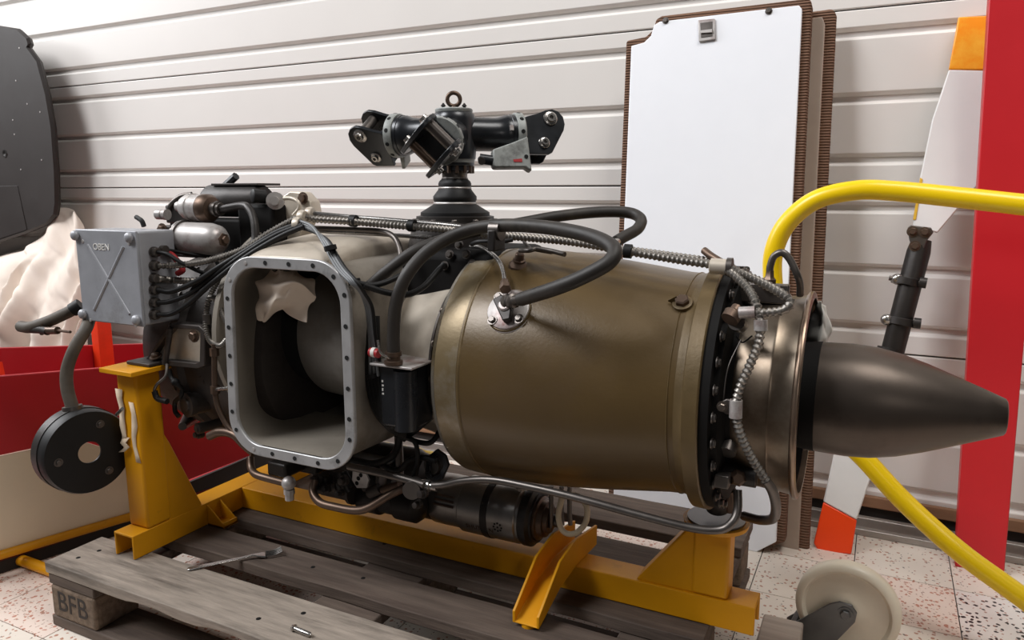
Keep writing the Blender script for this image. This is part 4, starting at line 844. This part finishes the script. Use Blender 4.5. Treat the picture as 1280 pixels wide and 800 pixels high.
MB().prism([onp(x, z, .0125) for x, z in outl(.02)], -pn*.045).build('edge_padding', 'corduroy', pz, bev=.012, seg=4)
lw = pan(883, 38)
fr = [pan(x, y) for x, y in ((873, 26), (894, 24), (895, 50), (874, 53))]
lp = MB().prism(fr, pn*.006).build('latch_frame', 'silver_label', pz, bev=.0015)
MB().prism([q+pn*.0062 for q in (pan(876, 30), pan(891, 28), pan(891, 46), pan(877, 48))], pn*.0012).build('latch_recess', 'dark_steel', lp)
MB().prism([q+pn*.0075 for q in (pan(876, 40), pan(891, 38), pan(891, 42), pan(877, 43))], pn*.004).build('latch_bar', 'silver_label', lp)
for x, y in ((832, 26), (961, 14)): inst('screw', BOLTD, pan(x, y), pn, pz)
p2 = thing('padded_panel', 'beige edged padded board standing behind the tall white board', 'panel', (-.34, 1.95, 0))
def outl2(e, d): return [(xr_b+.05+e, .0), (xl_b+.12, .0), (xl_t+.16, zt_p-.03+e), (xr_t+.05+e-.008, zt_p-.012+e), (xr_t+.05+e, zt_p-.03+e)]
MB().prism([onp(x, z, .060) for x, z in outl2(0, 0)], -pn*.012).build('board', 'beige_board', p2, bev=.002)
MB().prism([onp(x, z, .0725) for x, z in outl2(.024, 0)], -pn*.03).build('edge_padding', 'corduroy', p2, bev=.01, seg=4)

# two-bladed tail rotor leaning on the wall
TB = Vector((-.05, 1.95, 0)); tl_ = (2.165-1.95)/1.35; tn = Vector((0, -1, tl_)).normalized()
def tp(x, y): return atp(x, y, TB, tn)
tr_ = thing('tail_rotor', 'two bladed white tail rotor with orange tips leaning on the wall', 'rotor', (-.05, 1.95, 0))
def blade(pts, m, name, par, th=.012): return MB().prism([tp(*p) for p in pts], -tn*th).build(name, m, par, bev=.003)
ub = blade([(1186, 87), (1234, 88), (1231, 180), (1222, 232), (1172, 291), (1141, 283), (1143, 265), (1150, 222), (1165, 150)], 'blade_white', 'upper_blade', tr_)
blade([(1186, 86.5), (1198, 21), (1236, 19), (1234, 87.5)], 'blade_orange', 'blade_tip', ub)
blade([(1141, 275), (1150, 222), (1153.5, 224), (1145, 275)], 'blade_yellow', 'edge_mark', ub, -.002)
lb = blade([(1046, 545), (1104, 540), (1089, 596), (1071, 650), (1029, 627), (1040, 578)], 'blade_white', 'lower_blade', tr_)
blade([(1071, 651), (1064, 693), (1023, 689), (1017, 679), (1029, 628)], 'blade_red', 'blade_tip', lb)
u0, u1 = tp(1152, 300)+tn*.004, tp(1113, 448)+tn*.004; ud = (tp(1088, 545)+tn*.004-u0)
spn = MB().lathe([(0, .022), (.03, .0265), (ud.length*.62, .0265), (ud.length*.64, .023), (ud.length*.75, .023), (ud.length, .0265)], u0, ud, 28).build('spindle', 'dark_cast', tr_)
ft = MB().prism([tp(*p)+tn*.014 for p in ((1134, 286), (1138, 283), (1163, 286), (1166, 292), (1158, 302), (1153, 316), (1141, 316), (1136, 300))], tn*.014).build('blade_grip', 'dark_steel', spn, bev=.002)
for x, y in ((1140, 291), (1155, 292), (1143, 309)): inst('grip_bolt', BOLTL, tp(x, y)+tn*.028, tn, spn)
for (x, y) in ((1131, 352), (1124, 402)):
    c = tp(x+2, y)+tn*.004; MB().lathe([(-.009, .0335), (.009, .0335)], c, ud, 24).build('spindle_clamp', 'dark_cast', spn, bev=.001)
    a, e = tp(x-20, y-4 if y < 380 else y-3)+tn*.02, tp(x+22, y+2)+tn*.02
    MB().cyl(a, e, .006).build('clamp_bolt', 'dark_steel', spn)
    MB().sphere(a.lerp(e, .1 if y > 380 else .25), .014, (1, .8, 1)).build('clamp_knob', 'steel', spn); MB().lathe([(-.008, .013), (.008, .013)], e, e-a, 16).build('clamp_nut', 'dark_cast', spn)
MB().lathe([(-.01, .03), (.01, .03)], tp(1112, 440)+tn*.004, ud, 24).build('spindle_clamp', 'dark_cast', spn)

# red board
rb = [at(1194, 706, 2.0), at(1256, 712, 2.0), at(1318, -10, 2.0), at(1237, -10, 2.0)]
rb[0].z = 0; rb[1].z = 0
vx = (rb[3]-rb[0])*.12
rbd = tag(MB().prism([rb[0], rb[1], rb[2]+(rb[2]-rb[1])*.12, rb[3]+vx], (0, .045, 0)).build('red_board', 'red_board', None, bev=.002), 'tall red painted board standing against the wall at right', 'board')

# yellow bent tube
yt = [Vector((1.15, 1.72, .0)), Vector((1.15, 1.72, .55)), Vector((1.13, 1.72, .74)), Vector((1.02, 1.72, .82)), Vector((.8, 1.72, .832)), at(1420, 272, 1.72), at(1280, 256, 1.72), at(1190, 246, 1.72), at(1120, 239, 1.72), at(1070, 238, 1.72), at(1020, 250, 1.72), at(985, 278, 1.72), at(968, 312, 1.72), at(966, 350, 1.72), at(975, 420, 1.71), at(1005, 492, 1.7), at(1045, 540, 1.7), at(1080, 573, 1.69), at(1130, 627, 1.67), at(1200, 690, 1.63), at(1285, 752, 1.6)]
e = yt[-1]; d = (yt[-1]-yt[-2]).normalized(); e2 = e+d*((e.z-.022)/-d.z) if d.z < 0 else e
tag(MB().tube(yt+[e2], .0205, 20, 12).build('bent_tube', 'yellow_tube', None), 'yellow bent steel tube frame curving behind the exhaust', 'tube frame')

# caster wheel and timber
wc = Vector((-.010, 1.5, .0975)); wa = Vector((-.08, -1, .02)).normalized(); r_ = .1
cw = thing('caster_wheel', 'white nylon caster wheel in a grey steel fork on the floor', 'wheel', (wc.x, wc.y, 0))
wl = MB().lathe([(-.02, .02), (-.02, .078), (-.017, .09), (-.008, .0955), (.008, .0955), (.016, .092), (.02, .085), (.0195, .081), (.012, .075), (.011, .04), (.016, .026), (.018, .02), (.018, 0)], wc, wa, 56).build('wheel', 'wheel_nylon', cw)
u = Vector((1, 0, 0))-wa*wa.x; u.normalize(); v = u.cross(wa)*-1
if v.z < 0: v = -v
def wq(a, b_, c): return wc+u*a+v*b_+wa*c
MB().prism([wq(-.012, .022, .022), wq(.010, .021, .022), wq(.020, .008, .022), wq(.018, -.012, .022), wq(-.02, -.075, .022), wq(-.11, -.085, .022), wq(-.115, -.07, .022), wq(-.03, .012, .022)], wa*.005).build('fork_plate', 'bracket_steel', cw, bev=.0015)
MB().prism([wq(-.012, .022, -.030), wq(.010, .021, -.030), wq(.020, .008, -.030), wq(.018, -.012, -.030), wq(-.02, -.075, -.030), wq(-.11, -.085, -.030), wq(-.115, -.07, -.030), wq(-.03, .012, -.030)], wa*.005).build('fork_plate', 'bracket_steel', cw, bev=.0015)
MB().prism([wq(-.112, -.086, -.03), wq(-.106, -.086, -.03), wq(-.09, -.05, -.03), wq(-.098, -.05, -.03)], wa*.057).build('fork_crown', 'bracket_steel', cw)
MB().cyl(wq(0, 0, -.03), wq(0, 0, .027), .007).build('axle', 'bracket_steel', cw)
inst('axle_bolt', hexmesh(.010, .008, 'bracket_steel'), wq(0, 0, .027), wa, cw)
q = atz(955, 766, .07)
tb = tag(MB().box((q.x, q.y-.13, 0.0), (q.x+.075, q.y, .07)).build('timber_block', 'wood_light', None, bev=.004), 'short grey timber block beside the caster wheel', 'block')

# ------------------------------------------------------------------ things at the left
# red and cream trough-shaped body
rbn = thing('red_trough', 'red and cream open trough body with a yellow lower edge', 'trough', (-1.95, 1.3, 0))
S0 = Vector((-1.9, .62, 0)); S1 = Vector((-1.62, 1.72, 0)); sdv = (S1-S0).normalized(); sn = Vector((sdv.y, -sdv.x, 0))
def sp_(t, z, off=0): q = S0.lerp(S1, t); return Vector((q.x, q.y, z))-sn*off
def tq(x, y): p = atp(x, y, S0, sn); return (p-S0).dot(sdv)/(S1-S0).length, p.z
pts = [tq(*p) for p in ((-60, 475), (0, 470), (150, 458), (330, 445))]
low = [tq(*p) for p in ((312, 570), (228, 603), (172, 628), (155, 566), (110, 552), (47, 559), (0, 569), (-60, 582))]
MB().prism([sp_(*p) for p in pts+low], -sn*.012).build('side_panel', 'red_body', rbn, bev=.002)
cr_ = [tq(*p) for p in ((-60, 584), (0, 571), (47, 561), (110, 554), (153, 567), (170, 629), (200, 635), (165, 645), (0, 694), (-60, 713))]
MB().prism([sp_(*p, .003) for p in cr_], -sn*.01).build('lower_panel', 'cream_body', rbn, bev=.001)
MB().tube([sp_(*tq(*p)) for p in ((-60, 712), (0, 694), (90, 667), (165, 645), (240, 622))], .011, 10, 6).build('edge_tube', 'yellow_stand', rbn)
MB().prism([sp_(*p, .02) for p in [(.0, 0), (1, 0), (1, .13), (.8, .1), (.5, .06), (0, .05)]], -sn*.01).build('skirt', 'dark_strip', rbn)
# far side, standing a little higher, with an end board
far = [atx(x, y, -2.35) for x, y in ((-160, 438), (0, 435), (172, 430), (230, 428))]
MB().prism(far+[Vector((p.x, p.y, .02)) for p in far[::-1]], (-.02, 0, 0)).build('far_panel', 'red_body', rbn, bev=.002)
MB().prism([sp_(.98, .02, .013), sp_(.98, .44, .013), Vector((-2.345, 1.99, .44)), Vector((-2.345, 1.99, .02))], (0, .012, 0)).build('end_panel', 'red_body', rbn)
MB().prism([sp_(.0, .05, .02), sp_(1, .05, .02), Vector((-2.345, 1.95, .05)), Vector((-2.345, .6, .05))], (0, 0, -.02)).build('bottom_panel', 'red_body', rbn)
p = atx(122, 425, -2.345); MB().box((-2.346, p.y-.02, .25), (-2.31, p.y+.03, p.z+.09)).build('corner_post', 'orange_red', rbn, bev=.002)
p = atx(2, 466, -2.345); MB().prism([atx(-4, 452, -2.344), atx(2, 452, -2.344), atx(8, 480, -2.344), atx(2, 480, -2.344)], (.004, 0, 0)).build('orange_mark', 'orange_red', rbn)
q0, q1 = atz(0, 697, .02), atz(57, 711, .02)
MB().cyl((-1.9, q0.y+.02, .016), (-1.54, q0.y+.02, .016), .013).build('ground_bar', 'yellow_stand', rbn)

# sheet draped over something by the wall
CG = [[(-150, 350, 2.17), (0, 318, 2.17), (45, 300, 2.17), (72, 270, 2.17), (90, 270, 2.17), (104, 292, 2.17), (112, 330, 2.17)],
      [(-150, 355, 2.08), (0, 322, 2.08), (45, 304, 2.08), (70, 266, 2.1), (92, 265, 2.1), (104, 285, 2.1), (114, 330, 2.13)],
      [(-150, 375, 1.96), (0, 334, 1.98), (40, 318, 2.0), (68, 306, 2.02), (95, 312, 2.03), (108, 318, 2.05), (118, 350, 2.09)],
      [(-150, 400, 1.9), (-5, 365, 1.9), (30, 340, 1.95), (62, 330, 1.97), (92, 338, 1.98), (110, 345, 2.0), (120, 372, 2.06)],
      [(-150, 425, 1.84), (-10, 395, 1.85), (25, 372, 1.88), (60, 372, 1.92), (88, 368, 1.93), (106, 372, 1.96), (118, 395, 2.03)],
      [(-150, 445, 1.82), (-12, 420, 1.82), (18, 405, 1.84), (52, 405, 1.88), (82, 400, 1.90), (102, 402, 1.93), (116, 412, 2.0)],
      [(-150, 470, 1.80), (-14, 448, 1.80), (14, 440, 1.82), (48, 440, 1.86), (78, 438, 1.88), (98, 436, 1.91), (114, 436, 1.98)],
      [(-150, 560, 1.78), (-14, 530, 1.78), (14, 520, 1.8), (48, 515, 1.84), (78, 510, 1.86), (98, 505, 1.89), (114, 500, 1.96)]]
def crv(a, b, c, d, t): return .5*((2*b)+(c-a)*t+(2*a-5*b+4*c-d)*t*t+(3*b-a-3*c+d)*t**3)
def row(P, t):
    m = len(P)-1; r = min(t*m, m-1e-6); i = int(r); f = r-i
    return crv(P[max(i-1, 0)], P[i], P[i+1], P[min(i+2, m)], f)
CW = [[at(*p) for p in r] for r in CG]
def drape(u, v):
    p = row([row(r, u) for r in CW], v)
    n1 = noise.noise(Vector((u*3, v*2.5, 1.3)))
    f = min(1, v*2.2)
    p = p+Vector((0, -1, .25))*f*(.022*math.sin(u*38+v*9+5*n1)+.045*noise.noise(Vector((u*8+v*5, v*2.2, 4)))+.02*abs(noise.noise(Vector((u*16-v*9, v*6, 9)))))
    p = p+nvec(Vector((u*12, v*9, 3)))*.008
    p.z = max(.004, p.z); p.y = min(p.y, 2.18); return p
sheet('dust_sheet', drape, 96, 64, 'cloth', 'off white dust sheet draped over a low object by the wall', 'sheet', .003)

# dark brown door standing at the left
DYY = 2.05
ol = [(-240, 20), (-120, 22), (0, 32), (25, 36), (37, 47), (39, 54), (37, 58), (50, 76), (61, 118), (68, 160), (72, 215), (73, 255), (71, 269), (62, 280), (35, 291), (0, 303), (-120, 345), (-240, 390)]
dd = thing('fuselage_door', 'dark brown curved helicopter door at the upper left', 'door', (at(-180, 400, DYY).x, DYY, 0))
fa = [at(x, y, DYY) for x, y in ol]; off = Vector((-.03, .03, 0))
cen = sum(fa, Vector())/len(fa); ins = [cen+(p-cen)*.985+Vector((0, -.012, 0)) for p in fa]
body = MB().loft([[p+off for p in fa], fa, ins], True, True).build('door_skin', 'door_brown', dd, angle=25)
MB().prism([at(x, y, DYY-.0122) for x, y in ((-60, 235), (22, 232), (34, 287), (-60, 318))], (0, -.002, 0)).build('door_patch', 'door_brown', dd, bev=.0008)
MB().lathe([(0, .018), (.002, .017), (.002, .008), (.0005, .006)], at(6, 192, DYY-.012), (0, -1, 0), 20).build('door_lock', 'dark_cast', dd)
for x, y in ((20, 101), (34, 130), (16, 150), (18, 168), (26, 212), (10, 236), (24, 60), (50, 140), (52, 200), (12, 262)): inst('rivet', RIVET, at(x, y, DYY-.0122), (0, -1, 0), dd)
p = at(-200, 365, DYY); MB().box((p.x-.03, DYY+.005, 0), (p.x+.03, DYY+.029, p.z+.1)).box((p.x-.15, DYY-.15, 0), (p.x+.15, DYY+.1, .03)).build('door_support', 'dark_steel', dd, bev=.002)
